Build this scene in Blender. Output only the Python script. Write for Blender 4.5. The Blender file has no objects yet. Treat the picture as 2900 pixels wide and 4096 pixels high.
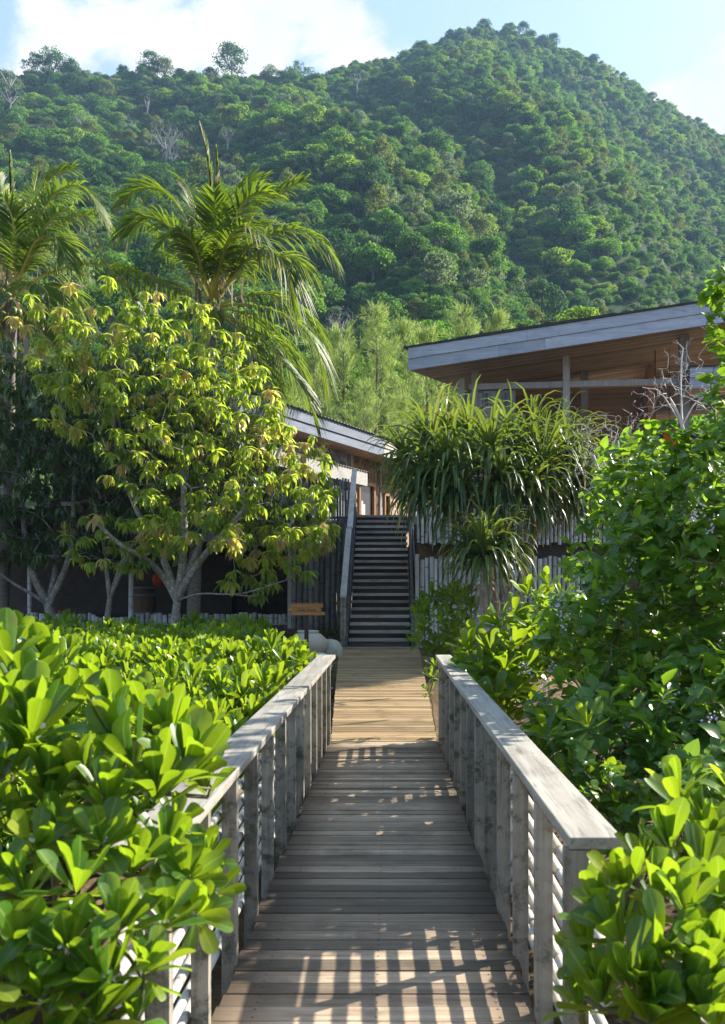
import bpy, math, random
import numpy as np
from mathutils import Vector, Matrix, noise as mnoise
rng = np.random.default_rng(11)
RD = random.Random(11)
SC = bpy.context.scene
COL = SC.collection
F, CX, CY, CH = 2100.0, 872.0, 1335.0, 1.6      # focal length and principal point of the survey of the photo
rad = math.radians
def P(px, py, d):
    """a surveyed point: image direction (px,py) at distance d"""
    return np.array([(px-CX)*d/F, d, CH-(py-CY)*d/F])
def PX(px, d): return (px-CX)*d/F
def PZ(py, d): return CH-(py-CY)*d/F
def nrm(v):
    v = np.asarray(v, float)
    return v/np.maximum(np.linalg.norm(v, axis=-1, keepdims=True), 1e-9)

# ------------------------------------------------------------------ mesh builder
class MB:
    def __init__(s):
        s.v=[]; s.f={3:[],4:[]}; s.r={3:[],4:[]}; s.m={3:[],4:[]}; s.lu=[]; s.lv=[]; s.n=0
    def add(s, v, f, rnd=None, lu=None, lv=None, mi=0):
        v=np.asarray(v,float).reshape(-1,3); f=np.asarray(f,int); k=f.shape[1]
        s.v.append(v); s.f[k].append(f+s.n)
        if rnd is None: rnd=RD.random()
        s.r[k].append(np.broadcast_to(np.asarray(rnd,float),(len(f),)).copy())
        s.m[k].append(np.full(len(f),mi,int))
        s.lu.append(np.full(len(v),.5) if lu is None else np.asarray(lu,float))
        s.lv.append(np.full(len(v),.5) if lv is None else np.asarray(lv,float))
        s.n+=len(v); return s
    def box(s, c, size, R=None, rnd=None, mi=0, taper=1.0):
        h=np.array(size)/2
        v=np.array([[x,y,z] for z in(-1,1) for y in(-1,1) for x in(-1,1)],float)
        v[4:,:2]*=taper
        v=v*h
        if R is not None: v=v@np.asarray(R).T
        return s.add(v+np.asarray(c,float), [[0,2,3,1],[4,5,7,6],[0,1,5,4],[2,6,7,3],[0,4,6,2],[1,3,7,5]], rnd, mi=mi)
    def beam(s, a, b, w, h, up=(0,0,1), rnd=None, mi=0, b2=None):
        """bar from a to b, w wide (across up), h thick (along up)"""
        a=np.asarray(a,float); b=np.asarray(b,float); d=nrm(b-a)
        side=nrm(np.cross(d,up)); u=np.cross(side,d)
        R=np.stack([side,d,u],1)
        return s.box((a+b)/2,(w,np.linalg.norm(b-a),h),R,rnd,mi)
    def bar(s, a, b, w, h, rnd=None, mi=0):
        """plank from a to b with horizontal width w and VERTICAL cut ends and thickness h (top at a,b)"""
        a=np.asarray(a,float); b=np.asarray(b,float)
        d=b-a; d[2]=0; d=nrm(d); side=np.array([d[1],-d[0],0])*w/2; dz=np.array([0,0,h])
        v=[a-side-dz,a+side-dz,b-side-dz,b+side-dz,a-side,a+side,b-side,b+side]
        return s.add(v,[[0,2,3,1],[4,5,7,6],[0,1,5,4],[2,6,7,3],[0,4,6,2],[1,3,7,5]],rnd,mi=mi)
    def tube(s, pts, rads, n=6, rnd=None, caps=True, mi=0):
        pts=np.asarray(pts,float); m=len(pts); rads=np.broadcast_to(np.asarray(rads,float),(m,))
        t=np.gradient(pts,axis=0); t=nrm(t)
        ref=np.array([0,0,1.]) if abs(t[0][2])<.9 else np.array([1.,0,0])
        vs=[]
        a=nrm(np.cross(t[0],ref))
        ang=np.linspace(0,2*np.pi,n,endpoint=False)
        for i in range(m):
            a=nrm(a-t[i]*np.dot(a,t[i])); b=np.cross(t[i],a)
            vs.append(pts[i]+rads[i]*(np.cos(ang)[:,None]*a+np.sin(ang)[:,None]*b))
        v=np.concatenate(vs); f=[]
        for i in range(m-1):
            for j in range(n):
                k=(j+1)%n; f.append([i*n+j,i*n+k,(i+1)*n+k,(i+1)*n+j])
        rnd=RD.random() if rnd is None else rnd
        lv=np.repeat(np.linspace(0,1,m),n)
        base=s.n
        s.add(v,f,rnd,lv=lv,mi=mi)
        if caps:
            for o,rev in ((0,True),((m-1)*n,False)):
                c=np.mean(v[o:o+n],0); fs=[[j,(j+1)%n,n] for j in range(n)]
                if rev: fs=[[q[1],q[0],q[2]] for q in fs]
                s.add(np.vstack([v[o:o+n],c]),fs,rnd,lv=np.full(n+1,lv[o]),mi=mi)
        return s
    def lathe(s, prof, c=(0,0,0), n=24, R=None, rnd=None, mi=0):
        prof=np.asarray(prof,float); m=len(prof); ang=np.linspace(0,2*np.pi,n,endpoint=False)
        v=np.array([[r*np.cos(t),r*np.sin(t),z] for r,z in prof for t in ang])
        if R is not None: v=v@np.asarray(R).T
        f=[[i*n+j,i*n+(j+1)%n,(i+1)*n+(j+1)%n,(i+1)*n+j] for i in range(m-1) for j in range(n)]
        return s.add(v+np.asarray(c,float),f,rnd,mi=mi)
    def grid(s, V, rnd=None, mi=0):
        """V (a,b,3) sheet"""
        a,b=V.shape[:2]; idx=np.arange(a*b).reshape(a,b)
        f=np.stack([idx[:-1,:-1],idx[1:,:-1],idx[1:,1:],idx[:-1,1:]],-1).reshape(-1,4)
        return s.add(V.reshape(-1,3),f,rnd,mi=mi)
    def leaves(s, T, pos, dirs, hint, L, W=None, rnd=None, mi=0):
        """copies of leaf template T=(v,f,lu,lv) at pos, pointing along dirs, face towards hint"""
        v,f,lu,lv=T; N=len(pos)
        if N==0: return s
        dirs=nrm(dirs); side=nrm(np.cross(dirs,hint)); nn=np.cross(side,dirs)
        L=np.broadcast_to(np.asarray(L,float),(N,)); W=L if W is None else np.broadcast_to(np.asarray(W,float),(N,))
        out=(pos[:,None,:]+v[None,:,0:1]*side[:,None,:]*W[:,None,None]+v[None,:,1:2]*dirs[:,None,:]*L[:,None,None]
             +v[None,:,2:3]*nn[:,None,:]*L[:,None,None])
        off=(np.arange(N)*len(v))[:,None,None]
        ff=(f[None]+off).reshape(-1,f.shape[1])
        if rnd is None: rnd=rng.random(N)
        s.add(out.reshape(-1,3),ff,np.repeat(np.asarray(rnd,float),len(f)),np.tile(lu,N),np.tile(lv,N),mi)
        return s
    def mesh(s, name, mats, smooth=True, base=(0,0,0), Rz=0.0):
        v=np.concatenate(s.v)-np.asarray(base,float)
        if Rz:
            c,si=math.cos(-Rz),math.sin(-Rz); v=v@np.array([[c,-si,0],[si,c,0],[0,0,1]]).T
        me=bpy.data.meshes.new(name)
        me.vertices.add(len(v)); me.vertices.foreach_set('co',v.astype(np.float32).ravel())
        fl=[];ls=[];rr=[];mi=[];st=0
        for k in (3,4):
            if s.f[k]:
                a=np.concatenate(s.f[k]); fl.append(a.ravel()); ls.append(st+np.arange(len(a))*k); st+=a.size
                rr.append(np.concatenate(s.r[k])); mi.append(np.concatenate(s.m[k]))
        fl=np.concatenate(fl); ls=np.concatenate(ls); rr=np.concatenate(rr); mi=np.concatenate(mi)
        me.loops.add(len(fl)); me.loops.foreach_set('vertex_index',fl.astype(np.int32))
        me.polygons.add(len(ls)); me.polygons.foreach_set('loop_start',ls.astype(np.int32))
        me.polygons.foreach_set('material_index',mi.astype(np.int32))
        me.polygons.foreach_set('use_smooth',np.full(len(ls),smooth))
        a=me.attributes.new('rnd','FLOAT','FACE'); a.data.foreach_set('value',rr.astype(np.float32))
        for nm,ar in (('lu',s.lu),('lv',s.lv)):
            a=me.attributes.new(nm,'FLOAT','POINT'); a.data.foreach_set('value',np.concatenate(ar).astype(np.float32))
        if not isinstance(mats,(list,tuple)): mats=[mats]
        for m in mats: me.materials.append(m)
        me.update(calc_edges=True); me.validate()
        return me
    def build(s, name, mats, parent=None, smooth=False, base=None, bevel=0):
        b=(0,0,0); Rz=0
        if parent is not None:
            p=parent
            while p is not None:
                b=np.array(p['_b']) if '_b' in p else b; Rz=p.get('_r',Rz); p=None
        elif base is not None: b=base
        me=s.mesh(name,mats,smooth,b,Rz)
        o=bpy.data.objects.new(name,me); COL.objects.link(o)
        if parent is not None:
            o.parent=parent; o['_b']=list(map(float,b)); o['_r']=float(Rz)
        else:
            o.location=b; o['_b']=list(map(float,b)); o['_r']=0.0
        if bevel:
            m=o.modifiers.new('bevel','BEVEL'); m.width=bevel; m.segments=2; m.limit_method='ANGLE'
        return o
def thing(name, label, cat, base, group=None, rz=0.0):
    o=bpy.data.objects.new(name,None); COL.objects.link(o); o.empty_display_size=.2
    o.location=base; o.rotation_euler=(0,0,rz); o['_b']=list(map(float,base)); o['_r']=float(rz)
    tag(o,label,cat,group); return o
def tag(o,label,cat,group=None):
    o['label']=label; o['category']=cat
    if group: o['group']=group
    return o
def kind(o,k): o['kind']=k; return o
def dup(root, loc, rz=None, scale=None, label=None, group=None):
    r=root.copy(); COL.objects.link(r); r.location=loc
    if rz is not None: r.rotation_euler=(0,0,rz)
    if scale is not None: r.scale=(scale,)*3 if np.isscalar(scale) else scale
    if label: r['label']=label
    if group: r['group']=group
    for ch in list(root.children):
        c=ch.copy(); COL.objects.link(c); c.parent=r
        for g in list(ch.children):
            d=g.copy(); COL.objects.link(d); d.parent=c
    return r

# ------------------------------------------------------------------ leaf templates
def leafT(wfun, ratio, nv=4, bend=0.0, fold=0.15, wavy=0.0, twist=0.0, stem=0.06):
    """unit long leaf along +y, half width wfun(v)*ratio/2, three verts across"""
    V=[];lu=[];lv=[]
    for i in range(nv+1):
        t=1-(1-i/nv)**(1.5 if nv>3 else 1.2); w=max(wfun(t),.02)*ratio/2
        ang=bend*t; y=math.sin(ang)/bend if abs(bend)>1e-4 else t; z=-(1-math.cos(ang))/bend if abs(bend)>1e-4 else 0
        for u in(-1,0,1):
            V.append([u*w*math.cos(fold), y, z+abs(u)*w*math.sin(fold)+wavy*abs(u)*math.sin(t*14+u)*.5])
            lu.append(abs(u)); lv.append(t)
    f=[]
    for i in range(nv):
        for j in range(2):
            a=i*3+j; f.append([a,a+1,a+4,a+3])
    return np.array(V),np.array(f),np.array(lu),np.array(lv)
obov=lambda t: (math.sin(min(1,t**1.35)*math.pi*.985)**.75)*(.35+.75*t)+.10*(1-t)   # broad towards the tip
obov_n=lambda t: max(0,(t**.9))**.9*(1.0 if t<.72 else math.sqrt(max(0,1-((t-.72)/.285)**2)))+.07*(1-t)
ovat=lambda t: math.sin(math.pi*min(1,t**.72))**.8+.03
lanc=lambda t: math.sin(math.pi*min(1,t**.8))**.9+.03
T_nau=[leafT(obov_n,.46,7,b,fo) for b,fo in((.25,.35),(-.25,.45),(.7,.3),(.05,.5))]
T_nau_lo=[leafT(obov_n,.46,4,b,fo) for b,fo in((.3,.3),(-.25,.4))]
T_pre=[leafT(ovat,.74,4,b,fo,.02) for b,fo in((.5,.25),(.9,.3),(.15,.35))]
T_man=[leafT(lanc,.26,4,b,fo,.018) for b,fo in((1.0,.3),(1.4,.35),(1.2,.4))]
T_lit=leafT(ovat,.6,2,.5,.3)
QUAD=(np.array([[-.5,0,0],[.5,0,0],[.5,1,0],[-.5,1,0]],float),np.array([[0,1,2,3]]),np.zeros(4),np.array([0,0,1,1.]))
DIAM=(np.array([[-.5,.45,0.06],[0,0,0],[.5,.45,.06],[0,1,-.05]],float),np.array([[0,1,2,3]]),np.zeros(4),np.array([.5,0,.5,1.]))

# ------------------------------------------------------------------ materials
class NT:
    def __init__(s,name):
        s.m=bpy.data.materials.new(name); s.m.use_nodes=True; s.t=s.m.node_tree; s.t.nodes.clear()
        s.out=s.n('ShaderNodeOutputMaterial')
    def n(s,ty,_p=None,**ins):
        k=s.t.nodes.new(ty)
        for a,b in (_p or {}).items(): setattr(k,a,b)
        for a,b in ins.items(): s.set(k,a,b)
        return k
    def set(s,k,a,b):
        i=k.inputs[int(a[1:])] if a[0]=='i' and a[1:].isdigit() else k.inputs[a.replace('_',' ')]
        if isinstance(b,bpy.types.NodeSocket): s.t.links.new(b,i)
        elif isinstance(b,bpy.types.Node): s.t.links.new(b.outputs[0],i)
        else: i.default_value=b if not (isinstance(b,tuple) and len(b)==3 and i.type=='RGBA') else (*b,1)
    def attr(s,name): return s.n('ShaderNodeAttribute',{'attribute_name':name}).outputs['Fac']
    def math(s,op,a,b=0.0,clamp=False): return s.n('ShaderNodeMath',{'operation':op,'use_clamp':clamp},i0=a,i1=b).outputs[0]
    def noise(s,vec,scale,detail=4,rough=.6,dist=0.0): return s.n('ShaderNodeTexNoise',Vector=vec,Scale=scale,Detail=detail,Roughness=rough,Distortion=dist).outputs['Fac']
    def ramp(s,fac,stops,interp='LINEAR'):
        k=s.n('ShaderNodeValToRGB',Fac=fac); r=k.color_ramp; r.interpolation=interp
        while len(r.elements)<len(stops): r.elements.new(.5)
        for e,(p,c) in zip(r.elements,stops): e.position=p; e.color=(*c,1) if len(c)==3 else c
        return k.outputs[0]
    def mix(s,fac,a,b,mode='MIX'):
        k=s.n('ShaderNodeMix',{'data_type':'RGBA','blend_type':mode}); s.set(k,'i0',fac); s.set(k,'i6',a); s.set(k,'i7',b); return k.outputs[2]
    def mapr(s,v,a,b,c=0.0,d=1.0): return s.n('ShaderNodeMapRange',{'clamp':True},i0=v,i1=a,i2=b,i3=c,i4=d).outputs[0]
    def objco(s): return s.n('ShaderNodeTexCoord').outputs['Object']
    def mapping(s,vec,sc=(1,1,1),loc=(0,0,0),rot=(0,0,0)): return s.n('ShaderNodeMapping',Vector=vec,Scale=sc,Location=loc,Rotation=rot).outputs[0]
    def shift(s,vec,k=17.0):
        r=s.attr('rnd'); r2=s.math('MULTIPLY',r,k)
        c=s.n('ShaderNodeCombineXYZ',X=r2,Y=s.math('MULTIPLY',r,k*2.3),Z=s.math('MULTIPLY',r,k*.7)).outputs[0]
        return s.n('ShaderNodeVectorMath',{'operation':'ADD'},i0=vec,i1=c).outputs[0]
    def bump(s,h,st=.3,dist=.01): return s.n('ShaderNodeBump',Height=h,Strength=st,Distance=dist).outputs[0]
    def princ(s,col,rough=.6,spec=.4,normal=None,**k):
        p=s.n('ShaderNodeBsdfPrincipled',Base_Color=col,Roughness=rough)
        p.inputs['Specular IOR Level'].default_value=spec
        if normal is not None: s.set(p,'Normal',normal)
        for a,b in k.items(): s.set(p,a,b)
        return p
    def done(s,sh): s.t.links.new(sh.outputs[0] if isinstance(sh,bpy.types.Node) else sh,s.out.inputs[0]); return s.m

def leaf_mat(name, stops, trans, tcol, rough=.38, spec=.5, rib=.25, objrand=False, blotch=.0):
    """leaf blade: colour by leaf, pale midrib, light passing through"""
    t=NT(name); r=t.attr('rnd')
    if objrand:
        o=t.n('ShaderNodeObjectInfo').outputs['Random']
        r=t.math('ADD',t.math('MULTIPLY',r,.42),t.math('MULTIPLY',o,.58))
    c=t.ramp(r,stops)
    if blotch:
        nz=t.noise(t.objco(),30,3); c=t.mix(t.mapr(nz,.60,.78,0,blotch),c,(.30,.24,.04)); c=t.mix(t.mapr(t.noise(t.objco(),9,2),.66,.72,0,blotch*1.3),c,(.16,.09,.03))
    if rib:
        c=t.mix(t.mapr(t.attr('lu'),.0,.16,rib,0),c,(.35,.42,.10))
    tc=t.mix(.55,c,tcol,'MIX')
    p=t.princ(c,rough,spec)
    tr=t.n('ShaderNodeBsdfTranslucent',Color=tc)
    sh=t.n('ShaderNodeMixShader',i0=trans,i1=p,i2=tr)
    return t.done(sh)

def wood_mat(name, light, dark, axis=0, grain=1.0, rough=.75, var=.35, moss=0.0, stain=0.0, cracks=.5, spec=.25, knots=0.0, lines=0.0, edge=0.0, screws=False, mosscol=(.035,.05,.018)):
    t=NT(name); co=t.shift(t.objco())
    sc=[14.0,14.0,14.0]; sc[axis]=.7; sc=tuple(x*grain for x in sc)
    m=t.mapping(co,sc)
    g=t.noise(m,1.0,8,.65,.6)
    g2=t.noise(t.mapping(co,tuple(x*4 for x in sc)),1.0,4,.7)
    c=t.mix(t.mapr(g,.3,.72),dark,light)
    c=t.mix(t.mapr(g2,.52,.72,0,cracks),c,tuple(x*.35 for x in dark))
    v=t.mapr(t.attr('rnd'),0,1,1-var,1+var*.5)
    hs=t.n('ShaderNodeHueSaturation',Color=c,Value=v,Saturation=1.0); c=hs.outputs[0]
    big=t.noise(t.objco(),2.2,5,.65)
    if stain: c=t.mix(t.mapr(big,.5,.7,0,stain),c,tuple(x*.3 for x in dark))
    if edge:
        x=t.n('ShaderNodeSeparateXYZ',Vector=t.objco()).outputs[0]
        ax=t.math('ABSOLUTE',t.math('ADD',x,.05))
        e=t.mapr(t.math('ADD',ax,t.math('MULTIPLY',t.math('SUBTRACT',g,.5),.35)),.36,.62,0,edge)
        c=t.mix(e,c,tuple(x*.22 for x in dark))
    if knots:
        vo=t.n('ShaderNodeTexVoronoi',Vector=t.mapping(co,tuple(.9 if i==axis else 5.0 for i in range(3))),Scale=1.0).outputs[0]
        c=t.mix(t.mapr(vo,.03,.10,knots,0),c,tuple(x*.25 for x in dark))
    if moss:
        mo=t.noise(t.objco(),9,6,.75); c=t.mix(t.mapr(mo,.5,.62,0,moss),c,mosscol)
        li=t.noise(t.mapping(t.objco(),(1,1,1),(7,3,1)),24,4,.7); c=t.mix(t.mapr(li,.62,.70,0,moss*.8),c,(.38,.40,.36))
    h=g
    if screws:
        sx=t.n('ShaderNodeSeparateXYZ',Vector=t.objco()); dx=t.math('PINGPONG',t.math('ADD',sx.outputs[0],.52),.235); dy=t.math('PINGPONG',sx.outputs[1],.0337)
        dd=t.math('SQRT',t.math('ADD',t.math('MULTIPLY',dx,dx),t.math('MULTIPLY',dy,dy))); c=t.mix(t.mapr(dd,.004,.008,.85,0),c,(.02,.016,.014))
    if lines:
        w=t.n('ShaderNodeTexWave',{'wave_type':'BANDS','bands_direction':'Y'},Vector=t.objco(),Scale=lines,Distortion=0.3).outputs['Fac']
        c=t.mix(t.mapr(w,.0,.3,.55,0),c,tuple(x*.25 for x in dark)); h=t.math('ADD',g,w)
    return t.done(t.princ(c,rough,spec,t.bump(h,.35,.006)))

def bark_mat(name, light, dark, sc=(9,9,3), spots=None):
    t=NT(name); g=t.noise(t.mapping(t.objco(),sc),1.5,7,.7,.5)
    c=t.ramp(g,[(.3,dark),(.65,light)])
    if spots: c=t.mix(t.mapr(t.noise(t.objco(),14,5,.7),.53,.62),c,spots)
    return t.done(t.princ(c,.85,.2,t.bump(g,.6,.03)))
def plain_mat(name, col, rough=.6, spec=.4, nz=.25, sc=8, col2=None):
    t=NT(name); g=t.noise(t.objco(),sc,5,.65)
    c=t.mix(t.mapr(g,.3,.7),tuple(x*(1-nz) for x in col) if col2 is None else col2,col)
    return t.done(t.princ(c,rough,spec,t.bump(g,.15,.01)))
def bamboo_mat(name, light, dark, axis=2, ringgap=.33, var=.4, rough=.6, dirt=.4):
    """pole along axis with darker joints and mould streaks"""
    t=NT(name); co=t.shift(t.objco(),11.0)
    sc=[22.,22.,22.]; sc[axis]=1.2
    g=t.noise(t.mapping(co,tuple(sc)),1.0,5,.65)
    c=t.mix(t.mapr(g,.3,.7),dark,light)
    x=t.n('ShaderNodeSeparateXYZ',Vector=co).outputs[axis]
    fr=t.math('FRACT',t.math('DIVIDE',x,ringgap))
    c=t.mix(t.mapr(fr,.0,.09,.75,0),c,tuple(q*.3 for q in dark))
    b=t.noise(t.mapping(co,(3,3,3)),1.6,6,.7); c=t.mix(t.mapr(b,.5,.68,0,dirt),c,tuple(q*.35 for q in dark))
    c=t.n('ShaderNodeHueSaturation',Color=c,Value=t.mapr(t.attr('rnd'),0,1,1-var,1.1)).outputs[0]
    return t.done(t.princ(c,rough,.35,t.bump(t.mapr(fr,0,.07),.4,.008)))
# ------------------------------------------------------------------ the materials of this place
M={}
M['deck']=wood_mat('weathered deck boards',(.52,.40,.285),(.195,.138,.092),0,1.0,.5,.85,stain=.65,cracks=.8,spec=.4,edge=.85,screws=True)
M['path']=wood_mat('yellowed path slats',(.44,.31,.165),(.25,.165,.08),0,1.2,.7,.5,stain=.55,cracks=.5)
M['rail']=wood_mat('silver grey rail timber',(.46,.43,.375),(.23,.21,.175),1,1.0,.7,.2,stain=.4,cracks=.75,knots=.6)
M['baluster']=wood_mat('mossy grey baluster timber',(.40,.36,.30),(.205,.185,.15),2,1.0,.8,.35,moss=.75,stain=.4)
M['pole']=bamboo_mat('bleached bamboo pole',(.70,.66,.60),(.48,.43,.37),1,.42,.25,.5,.35)
M['pale']=bamboo_mat('grey white bamboo pale',(.78,.79,.80),(.50,.51,.53),2,.6,.4,.7,.5)
M['dkbamboo']=bamboo_mat('dark weathered bamboo',(.24,.235,.225),(.12,.118,.115),2,.5,.5,.6,.5)
M['greybamboo']=bamboo_mat('grey bamboo slat',(.30,.31,.33),(.14,.145,.16),2,.5,.5,.7,.5)
M['stair']=wood_mat('dark stair timber',(.58,.48,.40),(.30,.245,.20),0,1.0,.65,.45,stain=.45)
M['riser']=wood_mat('blackened riser board',(.085,.08,.078),(.04,.038,.038),0,1.0,.75,.4)
M['stairrail']=wood_mat('bleached stair rail',(.58,.56,.54),(.38,.36,.34),1,1.0,.8,.15,cracks=.8,stain=.35)
M['stringer']=wood_mat('black grey stringer',(.13,.13,.135),(.05,.05,.055),1,1.0,.8,.3)
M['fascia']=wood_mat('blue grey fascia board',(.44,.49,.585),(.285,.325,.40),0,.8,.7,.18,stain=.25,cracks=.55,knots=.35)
M['shadefascia']=wood_mat('shaded blue grey rake board',(.24,.28,.36),(.15,.175,.23),0,.8,.75,.18,stain=.25,cracks=.55,knots=.35)  # darker copy of the fascia board, with shade put into its colour
M['whitefascia']=wood_mat('flaking white fascia board',(.66,.64,.59),(.44,.41,.36),1,.8,.8,.1,stain=.25)
M['greywall']=wood_mat('grey panel door timber',(.33,.34,.36),(.17,.18,.20),2,.9,.8,.5,stain=.45,cracks=.6)
M['brownwall']=wood_mat('brown panel timber',(.36,.25,.165),(.19,.125,.08),2,.9,.75,.5,stain=.4)
M['palepanel']=wood_mat('sunlit worn panel timber',(.56,.47,.36),(.36,.28,.20),2,.9,.8,.4,stain=.3)  # lighter than the panels above: sun below the eave put into the colour
M['frame']=wood_mat('orange brown window frame',(.38,.20,.095),(.25,.125,.055),2,1.0,.5,.15)
M['soffit']=wood_mat('brown soffit board',(.31,.27,.22),(.195,.168,.135),0,.8,.6,.5,stain=.3)
M['planks']=wood_mat('brown back wall plank',(.34,.225,.135),(.20,.125,.075),0,.8,.65,.45)
M['post']=wood_mat('grey pavilion post',(.36,.35,.34),(.22,.215,.21),2,.9,.75,.25,stain=.3)
M['roofing']=plain_mat('dark roof sheet',(.06,.06,.062),.8,.2,.5,6)
M['corrug']=plain_mat('grey corrugated sheet',(.34,.32,.29),.6,.4,.4,5)
M['sign']=wood_mat('varnished sign board',(.42,.20,.065),(.29,.125,.035),0,1.0,.45,.2)
M['signpost']=plain_mat('dark brown sign post',(.055,.03,.02),.6,.3)
M['ink']=plain_mat('black engraved letters',(.012,.01,.008),.7,.2)
M['jar']=plain_mat('pale unglazed clay',(.50,.45,.37),.75,.25,.22,7,(.42,.38,.31))
M['stonejar']=plain_mat('grey green clay',(.47,.47,.40),.75,.25,.22,7,(.34,.35,.29))
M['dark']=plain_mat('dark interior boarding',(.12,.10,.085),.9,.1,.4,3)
M['barrel']=wood_mat('oak barrel stave',(.22,.12,.065),(.11,.055,.03),2,1.0,.5,.3)
M['hoop']=plain_mat('blue grey steel hoop',(.18,.21,.26),.45,.5)
M['glass']=plain_mat('dark window pane',(.03,.033,.036),.25,.3,.2,3)
M['canvas']=plain_mat('sun bleached canvas',(.72,.66,.63),.85,.1,.15,2)
M['redcloth']=plain_mat('orange red paper',(.75,.10,.02),.7,.2,.35,6)
M['metal']=plain_mat('black iron',(.02,.02,.022),.5,.4)
M['pebble']=plain_mat('grey beach pebble',(.36,.36,.36),.7,.3,.4,9)
M['bark']=bark_mat('pale grey bark',(.32,.29,.25),(.13,.11,.09),spots=(.42,.42,.40))
M['twig']=bark_mat('grey brown twig',(.22,.18,.13),(.11,.085,.06))
M['palmbark']=bark_mat('ringed palm bark',(.27,.24,.205),(.11,.095,.08),(4,4,16))
M['fibre']=bark_mat('brown palm fibre',(.26,.17,.10),(.12,.07,.04),(20,20,3))
M['deadwood']=bark_mat('silver dead wood',(.60,.56,.53),(.38,.35,.33))
M['greywood']=bark_mat('grey leafless wood',(.36,.345,.325),(.20,.19,.18))
M['greenstem']=plain_mat('green brown stem',(.13,.12,.045),.7,.3,.5,12)
M['coconut']=plain_mat('green coconut husk',(.16,.22,.05),.45,.4,.3,6)
M['flower']=plain_mat('lavender blossom',(.58,.50,.66),.7,.2,.3,30)
M['whiteflower']=plain_mat('small white blossom',(.75,.72,.62),.6,.2,.2,30)
YG=(.50,.66,.02)
M['nau']=leaf_mat('beach cabbage leaf',[(0,(.022,.075,.010)),(.5,(.045,.135,.012)),(.85,(.085,.19,.015)),(.95,(.27,.30,.02)),(1,(.38,.33,.04))],.48,(.50,.70,.012),.33,.5,.6,blotch=.55)
M['nauhedge']=leaf_mat('hedge cabbage leaf',[(0,(.025,.08,.010)),(.5,(.052,.14,.012)),(.88,(.11,.21,.016)),(1,(.36,.34,.03))],.48,(.54,.70,.015),.34,.5,.2)
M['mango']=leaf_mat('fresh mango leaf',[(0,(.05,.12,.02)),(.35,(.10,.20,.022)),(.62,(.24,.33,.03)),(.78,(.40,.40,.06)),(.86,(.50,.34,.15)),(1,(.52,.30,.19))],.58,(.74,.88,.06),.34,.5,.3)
M['mangodark']=leaf_mat('dark and inner shade mango leaf',[(0,(.022,.050,.014)),(.6,(.042,.090,.018)),(.92,(.075,.125,.024)),(1,(.10,.07,.04))],.30,(.20,.30,.02),.36,.45,.15)  # dark green trees; also the painted inner shade of the front crown
M['premna']=leaf_mat('round glossy shrub leaf',[(0,(.034,.095,.016)),(.55,(.070,.18,.022)),(.85,(.12,.24,.026)),(1,(.22,.30,.035))],.47,(.42,.66,.02),.30,.5,.25)
M['pandan']=leaf_mat('pandan strap leaf',[(0,(.022,.055,.016)),(.5,(.048,.10,.022)),(.85,(.10,.15,.03)),(.95,(.22,.20,.06)),(1,(.32,.24,.11))],.34,(.40,.52,.04),.36,.5,0)
M['deadleaf']=leaf_mat('dead brown strap leaf',[(0,(.06,.042,.024)),(.6,(.12,.09,.05)),(1,(.30,.24,.17))],.3,(.4,.3,.16),.6,.3,0)
M['palm']=leaf_mat('coconut leaflet',[(0,(.028,.062,.011)),(.55,(.052,.105,.015)),(.85,(.10,.16,.02)),(.95,(.17,.14,.05)),(1,(.26,.21,.14))],.34,(.42,.62,.025),.48,.22,0)
M['rachis']=plain_mat('yellow green frond rib',(.40,.38,.06),.5,.4,.3,9)
M['casu']=leaf_mat('casuarina needle tuft',[(0,(.075,.135,.03)),(.5,(.165,.25,.06)),(1,(.33,.40,.13))],.46,(.50,.64,.16),.6,.2,0,objrand=False)
M['litter']=leaf_mat('fallen dry leaf',[(0,(.10,.06,.035)),(.5,(.20,.125,.08)),(1,(.36,.26,.19))],.2,(.4,.3,.2),.6,.3,.2)
M['under']=leaf_mat('small dark ground leaf',[(0,(.02,.05,.015)),(1,(.06,.12,.03))],.3,(.2,.4,.02),.4,.4,0)
def canopy(n,a,b,c,tr=.42):
    a,b,c=[(x[0]*1.2,x[1]*1.3,x[2]*1.5) for x in(a,b,c)]
    return leaf_mat(n,[(0,a),(.55,b),(1,c)],tr,(c[0]*2.6,c[1]*2.5,c[2]*1.5),.7,.06,0,objrand=True)
CAN={'bright green':canopy('bright green canopy',(.030,.085,.012),(.060,.14,.016),(.115,.20,.022)),
     'dark green':canopy('dark green canopy',(.014,.040,.012),(.024,.066,.016),(.045,.095,.02),.34),
     'mid green':canopy('mid green canopy',(.022,.06,.012),(.042,.10,.016),(.08,.145,.024)),
     'olive':canopy('olive canopy',(.040,.058,.014),(.068,.095,.018),(.115,.135,.028)),
     'grey green':canopy('grey green canopy',(.045,.07,.035),(.075,.11,.05),(.12,.15,.07)),
     'yellow green':canopy('yellow green canopy',(.055,.105,.012),(.10,.17,.016),(.165,.23,.025))}
def soil_mat():
    t=NT('sandy brown soil'); o=t.objco()
    a=t.noise(o,.35,6,.65); b=t.noise(o,9,6,.7); c3=t.noise(o,60,3,.6)
    c=t.mix(t.mapr(a,.42,.6),(.085,.058,.036),(.25,.175,.105)); c=t.mix(t.mapr(b,.5,.7,0,.7),c,(.05,.036,.024))
    c=t.mix(t.mapr(c3,.6,.75,0,.6),c,(.30,.22,.15))
    return t.done(t.princ(c,.95,.1,t.bump(b,.5,.05)))
M['soil']=soil_mat()
def slope_mat():
    t=NT('shaded forest floor'); o=t.objco(); b=t.noise(o,.5,6,.7)
    c=t.mix(t.mapr(b,.35,.65),(.012,.028,.010),(.035,.06,.018))
    return t.done(t.princ(c,.95,.05))
M['slope']=slope_mat()
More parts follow.
